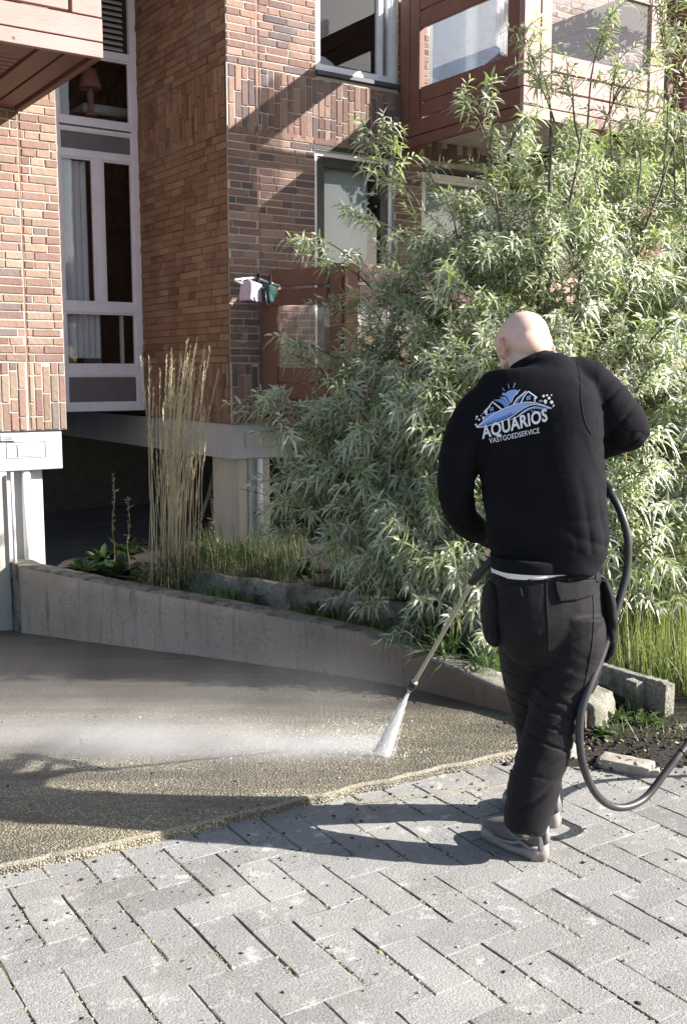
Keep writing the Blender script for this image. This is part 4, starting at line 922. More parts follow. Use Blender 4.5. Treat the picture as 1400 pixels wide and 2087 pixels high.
# ------------------------------------------------------------------ the big silver leaved shrub
def shrub():
    t = empty('silver_leaf_shrub', (1.1, 6.3, .1)); tag(t, 'huge silver green willow leaved shrub spilling over the planter behind the man', 'shrub')
    base = Vector((1.1, 6.3, .1))
    # (px, py, r px, depth)
    BL = [(900, 575, 75, 6.7), (975, 500, 80, 6.6), (1085, 430, 120, 6.7), (1210, 400, 100, 6.8), (1330, 340, 95, 6.9), (1470, 380, 150, 7.0), (790, 670, 75, 6.6), (730, 840, 80, 6.5), (835, 770, 125, 6.5),
          (690, 960, 70, 6.4), (790, 920, 150, 6.4), (960, 650, 170, 6.4), (1130, 600, 180, 6.4), (1300, 560, 160, 6.5), (1480, 650, 200, 6.6), (1000, 850, 190, 6.1), (1180, 850, 200, 6.2), (1360, 800, 180, 6.2),
          (880, 1050, 110, 6.1), (820, 1130, 70, 6.0), (985, 1080, 140, 5.9), (1130, 1080, 160, 5.9), (1300, 1040, 170, 5.9), (1480, 950, 180, 6.1), (940, 1200, 85, 5.8), (1010, 1260, 70, 5.6), (640, 1060, 55, 6.4), (720, 1080, 60, 6.3),
          (1250, 1180, 75, 5.7), (1360, 1150, 90, 5.7), (600, 850, 40, 6.5), (1040, 1180, 80, 5.7)]
    els = []
    for x, y, r, Y in BL:
        c = atY(x, y, Y); rr = r*Y/FP; els.append((c, rr))
    vol = [r**2 for _, r in els]; tot = sum(vol)
    shoots = []   # (start, dir, length, nleaf, leafscale)
    for (c, r) in els:
        n = max(18, int(3900*r*r/tot)); nc = max(3, int(n/9)); CL = []
        for k in range(nc):
            d = Vector((random.gauss(0, 1), random.gauss(0, 1), random.gauss(0, 1))).normalized()
            if d.y > .4 and random.random() < .8: d.y = -d.y
            CL.append((d, r*(random.random()**.33)*.95))
        for k in range(n):
            if random.random() < .72:
                d0, rad = random.choice(CL); p = c+Vector((d0.x*rad, d0.y*min(rad, .62), d0.z*rad))+Vector((random.gauss(0, .05), random.gauss(0, .05), random.gauss(0, .05)))
                if p.z < .2: continue
                D = d0*.7+Vector((random.gauss(0, .5), random.gauss(0, .5)-.15, random.uniform(.0, 1.0))); shoots.append((p, D.normalized(), random.uniform(.12, .27), 19, 1.0)); continue
            d = Vector((random.gauss(0, 1), random.gauss(0, 1), random.gauss(0, 1))).normalized()
            if d.y > .5 and random.random() < .75: d.y = -d.y
            rad = r*(random.random()**.33)*.95; p = c+Vector((d.x*rad, d.y*min(rad, .62), d.z*rad))
            if p.z < .2: continue
            out = (p-base); out.z *= .2; out.normalize()
            D = d*.8+out*.6+Vector((random.gauss(0, .25), random.gauss(0, .25), random.uniform(.2, .9))); L = random.uniform(.22, .42)
            shoots.append((p, D.normalized(), L, 24, 1.0))
    # individually placed leading shoots that break the outline
    LS = [((850, 470), (772, 235), 6.3), ((820, 400), (735, 262), 6.3), ((850, 500), (712, 430), 6.3), ((860, 420), (770, 350), 6.2), ((1000, 420), (985, 325), 5.9), ((1010, 340), (985, 170), 5.8), ((1010, 330), (925, 190), 5.8), ((1040, 300), (1085, 245), 5.8),
          ((1120, 250), (1062, 45), 5.9), ((1130, 280), (1078, 90), 5.9), ((1190, 262), (1245, 8), 5.8), ((1185, 300), (1150, 135), 5.9), ((1215, 280), (1320, 120), 5.9), ((1240, 330), (1255, 110), 5.9), ((1380, 420), (1375, -40), 6.0), ((1350, 430), (1350, 20), 6.0), ((1395, 400), (1340, -30), 6.0), ((1420, 420), (1410, -30), 6.0),
          ((1300, 400), (1290, 250), 6.0), ((1090, 400), (1050, 290), 5.8), ((1220, 430), (1200, 300), 5.8), ((930, 480), (870, 340), 6.2), ((740, 540), (605, 478), 6.6), ((760, 590), (640, 520), 6.5), ((700, 740), (582, 690), 6.3), ((690, 800), (600, 720), 6.3),
          ((660, 870), (540, 810), 6.2), ((640, 880), (548, 880), 6.1), ((680, 930), (560, 985), 6.1), ((700, 980), (555, 1030), 6.1), ((700, 1080), (560, 1085), 6.1), ((830, 1180), (740, 1235), 5.8), ((880, 1100), (800, 1060), 5.6), ((930, 1180), (850, 1120), 5.5), ((880, 1230), (830, 1300), 5.6),
          ((930, 870), (860, 800), 5.6), ((1000, 640), (905, 540), 5.7), ((1100, 560), (1140, 470), 5.6), ((1250, 640), (1330, 560), 5.6), ((1330, 700), (1390, 640), 5.6), ((1010, 780), (950, 700), 5.5), ((760, 850), (690, 780), 6.0), ((1260, 1000), (1310, 960), 5.3), ((1280, 1140), (1350, 1080), 5.3), ((1290, 800), (1360, 730), 5.4), ((1180, 660), (1220, 560), 5.5)]
    stems = MB(); LV = []
    for (x0, y0), (x1, y1), Y in LS:
        a = atY(x0, y0, Y+.12); b = atY(x1, y1, Y); Lt = (b-a).length; pts = []
        for k in range(9): u = k/8; pts.append(a.lerp(b, u)+Vector((.02*math.sin(u*5+x0), .02*math.sin(u*4+y0), .03*math.sin(u*math.pi))))
        stems.tube([p-base for p in pts], [.0065-.0006*k for k in range(9)], 5, (.13, .12, .09))
        # side shoots and a leafy tip
        for u in (.35, .55, .7, .85):
            if Lt < .45 and u < .6: continue
            for _ in range(2):
                p = a.lerp(b, u+random.uniform(-.08, .08)); d = (b-a).normalized()*.5+Vector((random.gauss(0, .6), random.gauss(0, .5), random.uniform(-.1, .5))); shoots.append((p, d.normalized(), random.uniform(.10, .2), 11, .95))
        d = (b-a).normalized(); shoots.append((b-d*.26, (d+Vector((0, 0, .1))).normalized(), .26, 30, 1.0))
    P = []; D = []; S = []; L = []; Wd = []; Cu = []; Co = []
    for (p, d, Ls, n, sc_) in shoots:
        g = random.random(); zc = p.z
        tone = Vector((.52, .54, .45)).lerp(Vector((.35, .41, .20)), min(1, max(0, g*1.5-.6)))*random.uniform(.8, 1.1)
        droop = random.uniform(.05, .35); side = d.orthogonal().normalized(); ph = random.uniform(0, 6.28); pl = None
        tp = [p+d*Ls*u-Vector((0, 0, droop*Ls*u*u)) for u in (0, .33, .66, 1)]
        stems.tube([q_-base for q_ in tp], [.0035, .003, .0024, .0015], 3, (.24, .25, .17), cap=False)
        for k in range(n):
            u = (k+.3)/n; u = .12+.88*u; q_ = p+d*Ls*u-Vector((0, 0, droop*Ls*u*u)); th = ph+k*2.4
            rad = (side*math.cos(th)+d.cross(side)*math.sin(th)); tipf = max(0, (u-.8)/.2); ld = rad*(1-.55*tipf)+d*(.55+.9*tipf)+Vector((0, 0, .12))
            ll = random.uniform(.055, .092)*sc_*(1-.35*tipf)*(.75+.5*math.sin(u*2.6)); P.append((q_-base)[:]); D.append(ld[:]); S.append(rad.cross(d)[:]); L.append(ll); Wd.append(random.uniform(.011, .0175)*sc_); Cu.append(random.uniform(.15, 1.0))
            f = random.uniform(.85, 1.15); c = tone*f
            if random.random() < .02: c = Vector((.42, .52, .14))
            if random.random() < .012: c = Vector((.34, .25, .12))
            if tipf > .4: c = c.lerp(Vector((.58, .59, .50)), .5)
            Co.append(c[:])
    V, F, Cc = leaf_arrays(*[np.array(a) for a in (P, D, S, L, Wd, Cu, Co)], T=(0, .25, .6, 1), WT=(.3, 1, .8, 0), fold=.3)
    npmesh('leaves', V, F, Cc, 'leaf_silver', t)
    # bare dead twigs poking out
    for _ in range(46):
        c, rr = random.choice(els); d = Vector((random.gauss(0, .8), -abs(random.gauss(0, .7)), random.uniform(-.2, 1))).normalized(); p0 = c+d*rr*.5-base; L_ = random.uniform(.25, .5)
        pts = [p0+d*L_*u+Vector((.03*math.sin(u*6+c.x*9), 0, -.06*u*u)) for u in (0, .25, .5, .75, 1)]; stems.tube(pts, [.004, .0035, .003, .0022, .0012], 4, (.06, .045, .03))
        for u in (.4, .65, .85): q_ = p0+d*L_*u; stems.tube([q_, q_+Vector((random.gauss(0, .06), random.gauss(0, .04), random.gauss(.03, .04)))], [.0022, .001], 3, (.06, .045, .03))
    stems.build('twigs', 'straw', t)
    # trunks fan out of the soil
    tr = MB()
    ends = [els[i][0] for i in (0, 1, 2, 3, 4, 6, 7, 8, 10, 11, 12, 13, 15, 16, 17, 18, 20, 21, 22, 26)]+[atY(985, 330, 6.0), atY(1190, 262, 5.9), atY(1375, 300, 6.1), atY(1120, 250, 6.0)]
    for e in ends:
        b = Vector((random.gauss(0, .22), random.gauss(0, .15), 0)); e = e-base; mid = b.lerp(e, .5)+Vector((0, 0, .25)); pts = []
        for k in range(13): u = k/12; pts.append((b*(1-u)**2+mid*2*u*(1-u)+e*u*u)+Vector((noise.noise(Vector((u*4, e.x, 0)))*.05, noise.noise(Vector((u*4, 5, e.x)))*.05, 0)))
        tr.tube(pts, [.022-.0014*k for k in range(13)], 6)
    tr.build('trunk', 'bark', t, True)
    print('leaves', len(P), 'shoots', len(shoots))
shrub()

def shade_tree():  # unseen tree, added so that its crown shades the lower facade
    b = Vector((5.9, 8.25, 0)); t = empty('added_shade_tree', b); tag(t, 'leafy tree added out of view right of the balconies to shade the lower facade', 'tree')
    m = MB(); m.tube([(0, 0, -.2), (.03, 0, 1.5), (-.05, .05, 3.2), (0, 0, 5.4)], [.12, .1, .08, .03], 10)
    for k in range(14):
        a = k*2.4; z = 3.1+k*.17; m.tube([(0, 0, z), (math.cos(a)*.5, math.sin(a)*.5, z+.35), (math.cos(a)*.95, math.sin(a)*.95, z+.55)], [.035, .02, .008], 6)
    m.build('trunk', 'bark', t, True)
    n = 9000; d = nrm(rng.normal(0, 1, (n, 3))); r_ = rng.random(n)**.4; P = d*r_[:, None]*np.array([1.15, .95, 1.0])+np.array([0, 0, 4.75]); k = np.array([noise.noise(Vector(p)*2.2) > -.22 for p in P]); P = P[k]; n = len(P)
    V, F, Cc = leaf_arrays(P, rng.normal(0, 1, (n, 3))+np.array([0, 0, -.3]), rng.normal(0, 1, (n, 3)), rng.uniform(.07, .12, n), rng.uniform(.04, .07, n), rng.uniform(0, .3, n), np.array([[.07, .12, .035]])*rng.uniform(.7, 1.3, (n, 1)), T=(0, .4, 1), WT=(.3, 1, 0))
    npmesh('crown', V, F, Cc, 'leaf_green', t)
shade_tree()

# ------------------------------------------------------------------ the man
MAN = empty('person', (atz(1080, 1720, 0).x, 3.45, 0))
tag(MAN, 'bald man seen from behind in black sweatshirt and work trousers, holding a pressure lance', 'person')
MO = MAN.location.copy()
def cr(P, n):
    """Catmull-Rom through tuples"""
    P = [np.array(p, float) for p in P]; Q = [2*P[0]-P[1]]+P+[2*P[-1]-P[-2]]; out = []
    for i in range(1, len(Q)-2):
        a, b, c, d = Q[i-1:i+3]
        for k in range(n):
            t = k/n; out.append(.5*((2*b)+(c-a)*t+(2*a-5*b+4*c-d)*t*t+(3*b-a-3*c+d)*t**3))
    out.append(P[-1]); return out
def loft(m, rows, n=4, seg=24, off=0.0, planar=False, rot=0.0, e=.86):
    """rows: (px, py, Y, half width px, half depth m); rings face the viewer squarely"""
    R_ = cr(rows, n); C_ = [atY(r[0], r[1], r[2])-MO for r in R_]; N = len(C_); vs = []
    for i, r in enumerate(R_):
        T = (C_[min(i+1, N-1)]-C_[max(i-1, 0)]).normalized(); V = Vector((0, 1, 0))
        A = T.cross(V)
        A = A.normalized() if A.length > .15 else Vector((1, 0, 0)); B = A.cross(T).normalized()
        if rot: A, B = A*math.cos(rot)-B*math.sin(rot)*(1 if B.y > 0 else -1), B*math.cos(rot)+A*math.sin(rot)*(1 if B.y > 0 else -1)
        if planar: A = Vector((1, 0, 0)); B = Vector((0, 1, 0))
        ra = max(.006, r[3]*r[2]/FP-off); rb = max(.006, r[4]-off)
        for k in range(seg):
            th = 2*math.pi*k/seg; ct, st = math.cos(th), math.sin(th)
            vs.append(C_[i]+A*(ra*math.copysign(abs(ct)**e, ct))+B*(rb*math.copysign(abs(st)**e, st)))
    fs = [(i*seg+k, i*seg+(k+1) % seg, (i+1)*seg+(k+1) % seg, (i+1)*seg+k) for i in range(N-1) for k in range(seg)]
    fs += [tuple(range(seg-1, -1, -1)), tuple((N-1)*seg+k for k in range(seg))]
    m.add(vs, fs)
def ell(m, c, r, M=None, seg=18):
    vs = []; fs = []; c = Vector(c)
    for j in range(seg+1):
        ph = math.pi*j/seg
        for k in range(seg*2):
            th = math.pi*k/seg; p = Vector((r[0]*math.sin(ph)*math.cos(th), r[1]*math.sin(ph)*math.sin(th), r[2]*math.cos(ph)))+c
            vs.append(M @ p if M else p)
    K = seg*2
    fs = [(j*K+k, (j+1)*K+k, (j+1)*K+(k+1) % K, j*K+(k+1) % K) for j in range(seg) for k in range(K)]
    m.add(vs, fs)
def remesh(m, name, mat, vox, smooth=3, disp=None, parent=MAN, colfn=None):
    me = bpy.data.meshes.new(name+'_tmp'); me.from_pydata(m.v, [], m.f); bm = bmesh.new(); bm.from_mesh(me); bmesh.ops.remove_doubles(bm, verts=bm.verts, dist=1e-6); bmesh.ops.recalc_face_normals(bm, faces=bm.faces); bm.to_mesh(me); bm.free()
    o = bpy.data.objects.new('tmp', me); COL.objects.link(o)
    r = o.modifiers.new('r', 'REMESH'); r.mode = 'VOXEL'; r.voxel_size = vox; r.adaptivity = 0
    s = o.modifiers.new('s', 'SMOOTH'); s.factor = .6; s.iterations = smooth
    dg = bpy.context.evaluated_depsgraph_get(); me2 = bpy.data.meshes.new_from_object(o.evaluated_get(dg)); bpy.data.objects.remove(o); me2.name = name
    if disp:
        nv = len(me2.vertices); co = np.empty(nv*3); me2.vertices.foreach_get('co', co); no = np.empty(nv*3); me2.vertex_normals.foreach_get('vector', no); co = co.reshape(-1, 3); no = no.reshape(-1, 3)
        d = np.array([disp(Vector(p), Vector(q)) for p, q in zip(co, no)]); co += no*d[:, None]; me2.vertices.foreach_set('co', co.ravel()); me2.update()
    ca = me2.color_attributes.new('col', 'FLOAT_COLOR', 'POINT') if 'col' not in me2.color_attributes else me2.color_attributes['col']
    a = np.ones((len(me2.vertices), 4), dtype=np.float32)
    if colfn: a[:, :3] = [colfn(v.co) for v in me2.vertices]
    ca.data.foreach_set('color', a.ravel()); me2.materials.clear()
    return link(name, me2, mat, parent, True)
def ppx(p):
    """local man point -> (px,py)"""
    q_ = p+MO-CAM; w_ = q_.dot(FWv); return CX+FP*q_.x/w_, CY-FP*q_.dot(UPv)/w_
# garment outlines
TR = R(-17)
TORSO = [(1111, 1153, 3.42, 110, .129), (1113, 1138, 3.42, 113, .133), (1115, 1112, 3.425, 121, .145), (1112, 1060, 3.43, 123, .148), (1108, 1000, 3.44, 124, .15), (1103, 940, 3.455, 124, .15), (1097, 880, 3.47, 130, .147), (1090, 830, 3.485, 129, .138), (1090, 790, 3.50, 118, .12), (1092, 762, 3.515, 84, .095), (1084, 742, 3.525, 50, .075), (1080, 732, 3.53, 44, .066)]
LARM = [(1022, 815, 3.50, 50, .085), (981, 842, 3.49, 50, .08), (949, 892, 3.475, 45, .073), (932, 950, 3.475, 42, .067), (928, 1000, 3.49, 39, .064), (938, 1045, 3.53, 35, .058), (962, 1074, 3.60, 28, .050), (990, 1090, 3.69, 23, .040), (1002, 1098, 3.725, 21, .036)]
RARM = [(1140, 780, 3.51, 50, .085), (1188, 778, 3.50, 50, .085), (1226, 808, 3.465, 48, .077), (1257, 842, 3.45, 46, .071), (1280, 874, 3.47, 42, .064), (1268, 886, 3.54, 34, .056), (1243, 900, 3.64, 28, .048), (1222, 914, 3.73, 23, .042), (1212, 922, 3.77, 21, .038)]
PELV = [(1111, 1160, 3.42, 112, .127), (1112, 1195, 3.42, 115, .135), (1115, 1250, 3.42, 116, .146), (1118, 1290, 3.42, 108, .140), (1121, 1325, 3.43, 88, .115), (1122, 1350, 3.43, 58, .08)]
RLEG = [(1165, 1250, 3.41, 67, .135), (1160, 1340, 3.395, 67, .132), (1136, 1430, 3.355, 55, .094), (1110, 1520, 3.325, 52, .080), (1092, 1585, 3.31, 54, .077), (1078, 1640, 3.305, 52, .078), (1067, 1688, 3.305, 44, .078)]
LLEG = [(1068, 1250, 3.44, 62, .135), (1072, 1340, 3.47, 54, .128), (1082, 1430, 3.545, 44, .092), (1093, 1520, 3.61, 39, .078), (1110, 1595, 3.64, 36, .072), (1120, 1640, 3.655, 30, .068)]
HEADC = atY(1066, 710, 3.575)-MO
yaw, pit = R(24), R(33)
HM = Matrix.Translation(HEADC) @ Matrix.Rotation(yaw, 4, 'Z') @ Matrix.Rotation(-pit, 4, 'X') @ Matrix.Scale(1.06, 4)
# ---- body: one continuous skin surface under the clothes, with head, ears, neck, hands
def build_body():
    m = MB(); O = .022
    loft(m, TORSO[:-2]+[(1086, 752, 3.52, 52, .08), (1082, 735, 3.53, 45, .07)], off=O+.006, rot=TR, e=.8); loft(m, LARM, off=.016); loft(m, RARM, off=.016)
    loft(m, PELV, off=O); loft(m, RLEG[:-1]+[(1079, 1672, 3.32, 46, .068), (1084, 1705, 3.33, 40, .06), (1080, 1728, 3.34, 38, .055)], off=.03); loft(m, LLEG+[(1121, 1662, 3.64, 36, .055)], off=.03)
    # neck
    loft(m, [(1090, 800, 3.52, 50, .075), (1083, 765, 3.53, 41, .064), (1076, 738, 3.54, 39, .062), (1071, 712, 3.56, 39, .063)])
    # skull, face
    E_ = lambda c, r: ell(m, c, r, HM)
    E_((0, -.012, .022), (.0775, .096, .088)); E_((0, .03, .045), (.066, .06, .06)); E_((0, -.045, -.012), (.068, .058, .058)); E_((0, .028, -.035), (.062, .062, .066)); E_((0, .052, -.075), (.042, .038, .034)); E_((0, .078, -.092), (.020, .018, .016))
    E_((0, .080, .030), (.046, .016, .012)); E_((.034, .062, -.018), (.022, .022, .020)); E_((-.034, .062, -.018), (.022, .022, .020))
    for k, (yy, zz, rr) in enumerate(((.092, .012, .009), (.098, -.002, .010), (.105, -.016, .012), (.110, -.026, .0145))): E_((0, yy, zz), (rr, rr*1.1, rr))
    for s in (-1, 1): E_((s*.012, .101, -.030), (.009, .010, .007))
    E_((0, .093, -.054), (.023, .012, .006)); E_((0, .092, -.064), (.020, .012, .007))
    # ears
    for s in (-1, 1):
        pts = []
        for k in range(15):
            a_ = R(-120+k*245/14); pts.append(HM @ Vector((s*(.079+.012*math.cos(a_*.5+.5)+.005), -.010-.016*math.cos(a_)*1.0-.004*math.sin(a_), -.008+.031*math.sin(a_))))
        m.tube(pts, [.0048]*15, 10)
        ell(m, (s*.082, -.008, -.006), (.006, .014, .024), HM, 10); ell(m, (s*.082, .000, -.036), (.005, .008, .009), HM, 10)
    # hands closed on the gun and the lance
    hand(m, Vector(atY(1212, 922, 3.77)-MO), GUN_A, GUN_B, side=1); hand(m, Vector(atY(1004, 1100, 3.73)-MO), LB0, LB1, side=-1)
    beard = Vector((.10, .055, .035))
    def colfn(p):
        q_ = HMi @ p; skin = (.70, .50, .42)
        if q_.length > .2: return skin
        if abs(q_.x) > .0765 and abs(q_.y+.006) < .03 and abs(q_.z+.008) < .045: return (.68, .34, .28)
        jaw = (q_.y > .012 and q_.z < -.028 and abs(q_.x) < .2)
        if jaw and not (q_.y > .088 and -.075 < q_.z < -.045 and abs(q_.x) < .022):
            f = min(1, (q_.y-.012)/.012)*min(1, (-.028-q_.z)/.012)*.8; return tuple(a*(1-f)+b*f for a, b in zip(skin, (.16, .10, .07)))
        return skin
    HMi = HM.inverted()
    return remesh(m, 'body', 'skin', .0046, 3, None, MAN, colfn)
def hand(m, wr, ga, gb, side):
    """palm from the wrist to the grip, four fingers and a thumb curling round the bar ga-gb"""
    ax = (gb-ga).normalized(); t = (wr-ga).dot(ax); near = ga+ax*t; tow = (near-wr); 
    g = near+ax*0; dirp = (g-wr); dl = dirp.length; dirp.normalize(); per = ax.cross(dirp).normalized()
    # palm
    c0 = wr; c1 = g-dirp*.03
    for k in range(7):
        u = k/6; c = c0.lerp(c1, u)
        for s in (-1, -.33, .33, 1): ell(m, c+ax*(s*.026*(.7+.3*u))+per*.0, (.016, .016, .016), None, 8)
    rb = .017
    for f, (off_, ln) in enumerate(((-.030, .94), (-.010, 1.05), (.010, 1.0), (.029, .82))):
        r0 = g+ax*off_ - dirp*(.028); pts = []
        for k in range(9):
            a_ = math.pi*(1.0+.14*k*ln)*1.0; a_ = R(175-k*30*ln); pts.append(g+ax*(off_+.0015*k)+dirp*(-math.cos(R(180)-a_)*-1*0)+(dirp*(-math.cos(R(k*31*ln)))+per*math.sin(R(k*31*ln)))*(rb+.008))
        m.tube(pts, [.0100, .0098, .0092, .0095, .0088, .0085, .0086, .0078, .006], 8)
    pts = [c0.lerp(c1, .45)+ax*.024, c0.lerp(c1, .8)+ax*.042-per*.012, g+ax*.040-per*(rb+.010), g+ax*.028-per*(rb*.6)+dirp*(rb+.006), g+ax*.022+dirp*(rb+.010)+per*.004]
    m.tube(pts, [.013, .012, .0105, .0095, .007], 8)
# lance geometry (shared with hands)
RH = atY(1206, 936, 3.84); LHp = atY(1012, 1132, 3.80); BEND = atY(884, 1322, 4.02); NOZ = atY(842, 1394, 4.12)
GUN_A = atY(1235, 905, 3.86)-MO; GUN_B = atY(1150, 995, 3.84)-MO; LB0 = atY(1060, 1085, 3.82)-MO; LB1 = atY(985, 1162, 3.80)-MO
body = build_body()
# eyes
for s in (-1, 1):
    m = MB(); ell(m, (s*.031, .072, .004), (.012, .012, .012), HM, 10); m.build('eye', 'white_plastic', MAN, True)
def nz(p, f, seed=0): return noise.noise(Vector((p.x*f[0]+seed, p.y*f[1], p.z*f[2])))
def fold(p, f, seed=0):
    """rounded crease field, zero mean: sharp valleys, soft ridges"""
    n_ = abs(nz(p, f, seed)); return min(n_*4.2, 1)**.8-.72+.25*nz(p, f, seed+31)
def sweat_disp(p, q_):
    x, y = ppx(p); d = .004*nz(p, (5, 5, 4))
    if y > 1000: d += .006*fold(p+Vector((0, 0, p.x*.35)), (3.2, 3, 13), 3)*min(1, (y-1000)/110)*(1 if x > 1120 else .45)
    if x < 990 and y > 940: d += .0055*fold(p+Vector((0, 0, p.x*.6)), (4, 4, 17), 5)
    if x > 1215 and y < 930: d += .005*fold(p+Vector((0, 0, -p.x*1.0)), (4, 4, 14), 6)
    if x > 1165 and 880 < y < 1130: d += .005*fold(p+Vector((p.z*.3, 0, 0)), (13, 8, 2.2), 8)*min(1, (x-1165)/30)
    if 1160 < x < 1215 and 725 < y < 800: d += .004*fold(p+Vector((p.z*.8, 0, 0)), (13, 6, 2), 9)*math.sin((x-1160)/55*math.pi)
    if 960 < x < 1000 and 830 < y < 1000: d += .004*fold(p+Vector((p.z*.3, 0, 0)), (15, 6, 2), 12)
    return d
m = MB(); loft(m, TORSO, n=5, rot=TR, e=.70, seg=36); loft(m, LARM, n=5); loft(m, RARM, n=5)
shirt = remesh(m, 'sweatshirt', 'sweat_black', .0062, 12, sweat_disp)
def tro_disp(p, q_):
    x, y = ppx(p); d = .004*nz(p, (5, 5, 4), 2)
    if y > 1310:
        k = min(1, (y-1310)/70)*(1-min(1, max(0, (y-1560)/50))); d += k*(.0062*fold(p+Vector((0, 0, p.x*.42)), (2.4, 2.4, 19), 4)+.0032*fold(p+Vector((0, 0, -p.x*.5)), (5, 4, 38), 14))
        k2 = min(1, max(0, (y-1550)/60)); d += .009*k2*fold(p+Vector((0, 0, -p.x*.9)), (4, 4, 8), 7)
    if 1190 < y < 1430: d += .006*min(1, (y-1190)/60)*fold(p+Vector((0, 0, p.x*-.8)), (2.6, 2.6, 9), 11)*(1 if x > 1100 else .6)
    return d
m = MB(); loft(m, PELV, n=5, rot=TR*.6, e=.8); loft(m, RLEG, n=5); loft(m, LLEG, n=5)
trou = remesh(m, 'trousers', 'trouser_cloth', .005, 12, tro_disp)
# ribbed hem, T-shirt strip, collar, cuffs
def ringtube(rows, name, mat, off=0):
    m = MB(); loft(m, rows, n=3, seg=40, off=off); o = m.build(name, mat, MAN, True); return o
m = MB(); loft(m, [(1112, 1128, 3.42, 109, .126), (1112, 1133, 3.42, 113.2, .134), (1111, 1150, 3.42, 112, .132), (1111, 1154, 3.42, 110, .129)], n=3, seg=60, rot=TR, e=.74)
hem = m.build('hem_band', 'sweat_black', shirt, True); hem.rotation_euler = (0, 0, 0)
for i, v in enumerate(hem.data.vertices):
    x, y = ppx(v.co); v.co.z -= max(0, (x-1050))*.00013-.006
m = MB(); loft(m, [(1110, 1144, 3.42, 106, .124), (1110, 1152, 3.42, 109.5, .128), (1110, 1164, 3.42, 109, .127)], n=3, seg=60, rot=TR, e=.74); ts = m.build('tshirt_hem', 'tshirt', MAN, True)
for v in ts.data.vertices:
    x, y = ppx(v.co)
    if y > 1150: pass
# collar following the neck
def collar():
    m = MB(); pts = []
    for k in range(33):
        a_ = 2*math.pi*k/32; c = atY(1077, 750, 3.53)-MO; pts.append(c+Vector((math.cos(a_)*.079, math.sin(a_)*.074+.004, math.cos(a_)*.034-math.sin(a_)*.030)))
    m.tube(pts, [.0095]*33, 10, cap=False, flat=1.5); return m.build('collar', 'sweat_black', shirt, True)
collar()
for nm, A, rr in (('left', LARM, 22), ('right', RARM, 22)):
    m = MB(); a = atY(A[-2][0], A[-2][1], A[-2][2])-MO; b = atY(A[-1][0], A[-1][1], A[-1][2])-MO; d = (b-a).normalized(); m.tube([a, a+d*.02, b, b+d*.03], [.041, .040, .037, .034], 24); m.build('cuff', 'sweat_black', shirt, True)
# drape pieces onto a garment along the sight line
def bvh(o): return BVHTree.FromObject(o, bpy.context.evaluated_depsgraph_get())
def drape(o_bvh, polys, off):
    """polys: list of (pts2d px, colour index); returns vertices/faces lying on the garment"""
    bm = bmesh.new()
    for P, mi in polys:
        tr = geometry.tessellate_polygon([[Vector((x, y, 0)) for x, y in P]]); vv = [bm.verts.new((x, y, 0)) for x, y in P]
        for t_ in tr:
            try: f = bm.faces.new([vv[i] for i in t_]); f.material_index = mi
            except ValueError: pass
    return bm
def project(bm, tree, offs, maxlen=3.5, name='p', mats=('print_white',), parent=None, smooth=True, solid=0):
    for _ in range(7):
        es = [e for e in bm.edges if e.calc_length() > maxlen]
        if not es: break
        bmesh.ops.subdivide_edges(bm, edges=es, cuts=1); bmesh.ops.triangulate(bm, faces=[f for f in bm.faces if len(f.verts) > 3])
    dead = []
    lay = {}
    for f in bm.faces:
        for v in f.verts: lay[v] = max(lay.get(v, 0), offs[f.material_index] if isinstance(offs, (list, tuple)) else offs)
    for v in bm.verts:
        d = ray(v.co.x, v.co.y).normalized(); h = tree.ray_cast(CAM-MO, d)
        if h[0] is None: dead.append(v); continue
        v.co = h[0]-d*lay.get(v, .002)
    if dead: bmesh.ops.delete(bm, geom=dead, context='VERTS')
    bmesh.ops.recalc_face_normals(bm, faces=bm.faces)
    me = bpy.data.meshes.new(name); bm.to_mesh(me); bm.free(); o = link(name, me, list(mats), parent, smooth)
    if solid: s = o.modifiers.new('s', 'SOLIDIFY'); s.thickness = solid; s.offset = 0
    return o
def stroke(pts, w_):
    """polyline to polygon outline"""
    L_ = []; Rr = []
    for i, (x, y) in enumerate(pts):
        a = pts[max(i-1, 0)]; b = pts[min(i+1, len(pts)-1)]; dx, dy = b[0]-a[0], b[1]-a[1]; l = math.hypot(dx, dy) or 1; nx, ny = -dy/l, dx/l; ww = w_[i] if isinstance(w_, (list, tuple)) else w_
        L_.append((x+nx*ww/2, y+ny*ww/2)); Rr.append((x-nx*ww/2, y-ny*ww/2))
    return L_+Rr[::-1]
def circ(x, y, r, n=10, sx=1): return [(x+r*sx*math.cos(2*math.pi*k/n), y+r*math.sin(2*math.pi*k/n)) for k in range(n)]
def smoothp(P, n=6): return [(float(p[0]), float(p[1])) for p in cr(P, n)]
LM = ('print_white', 'print_blue', 'print_light', 'print_mid', 'print_grey', 'sweat_black')
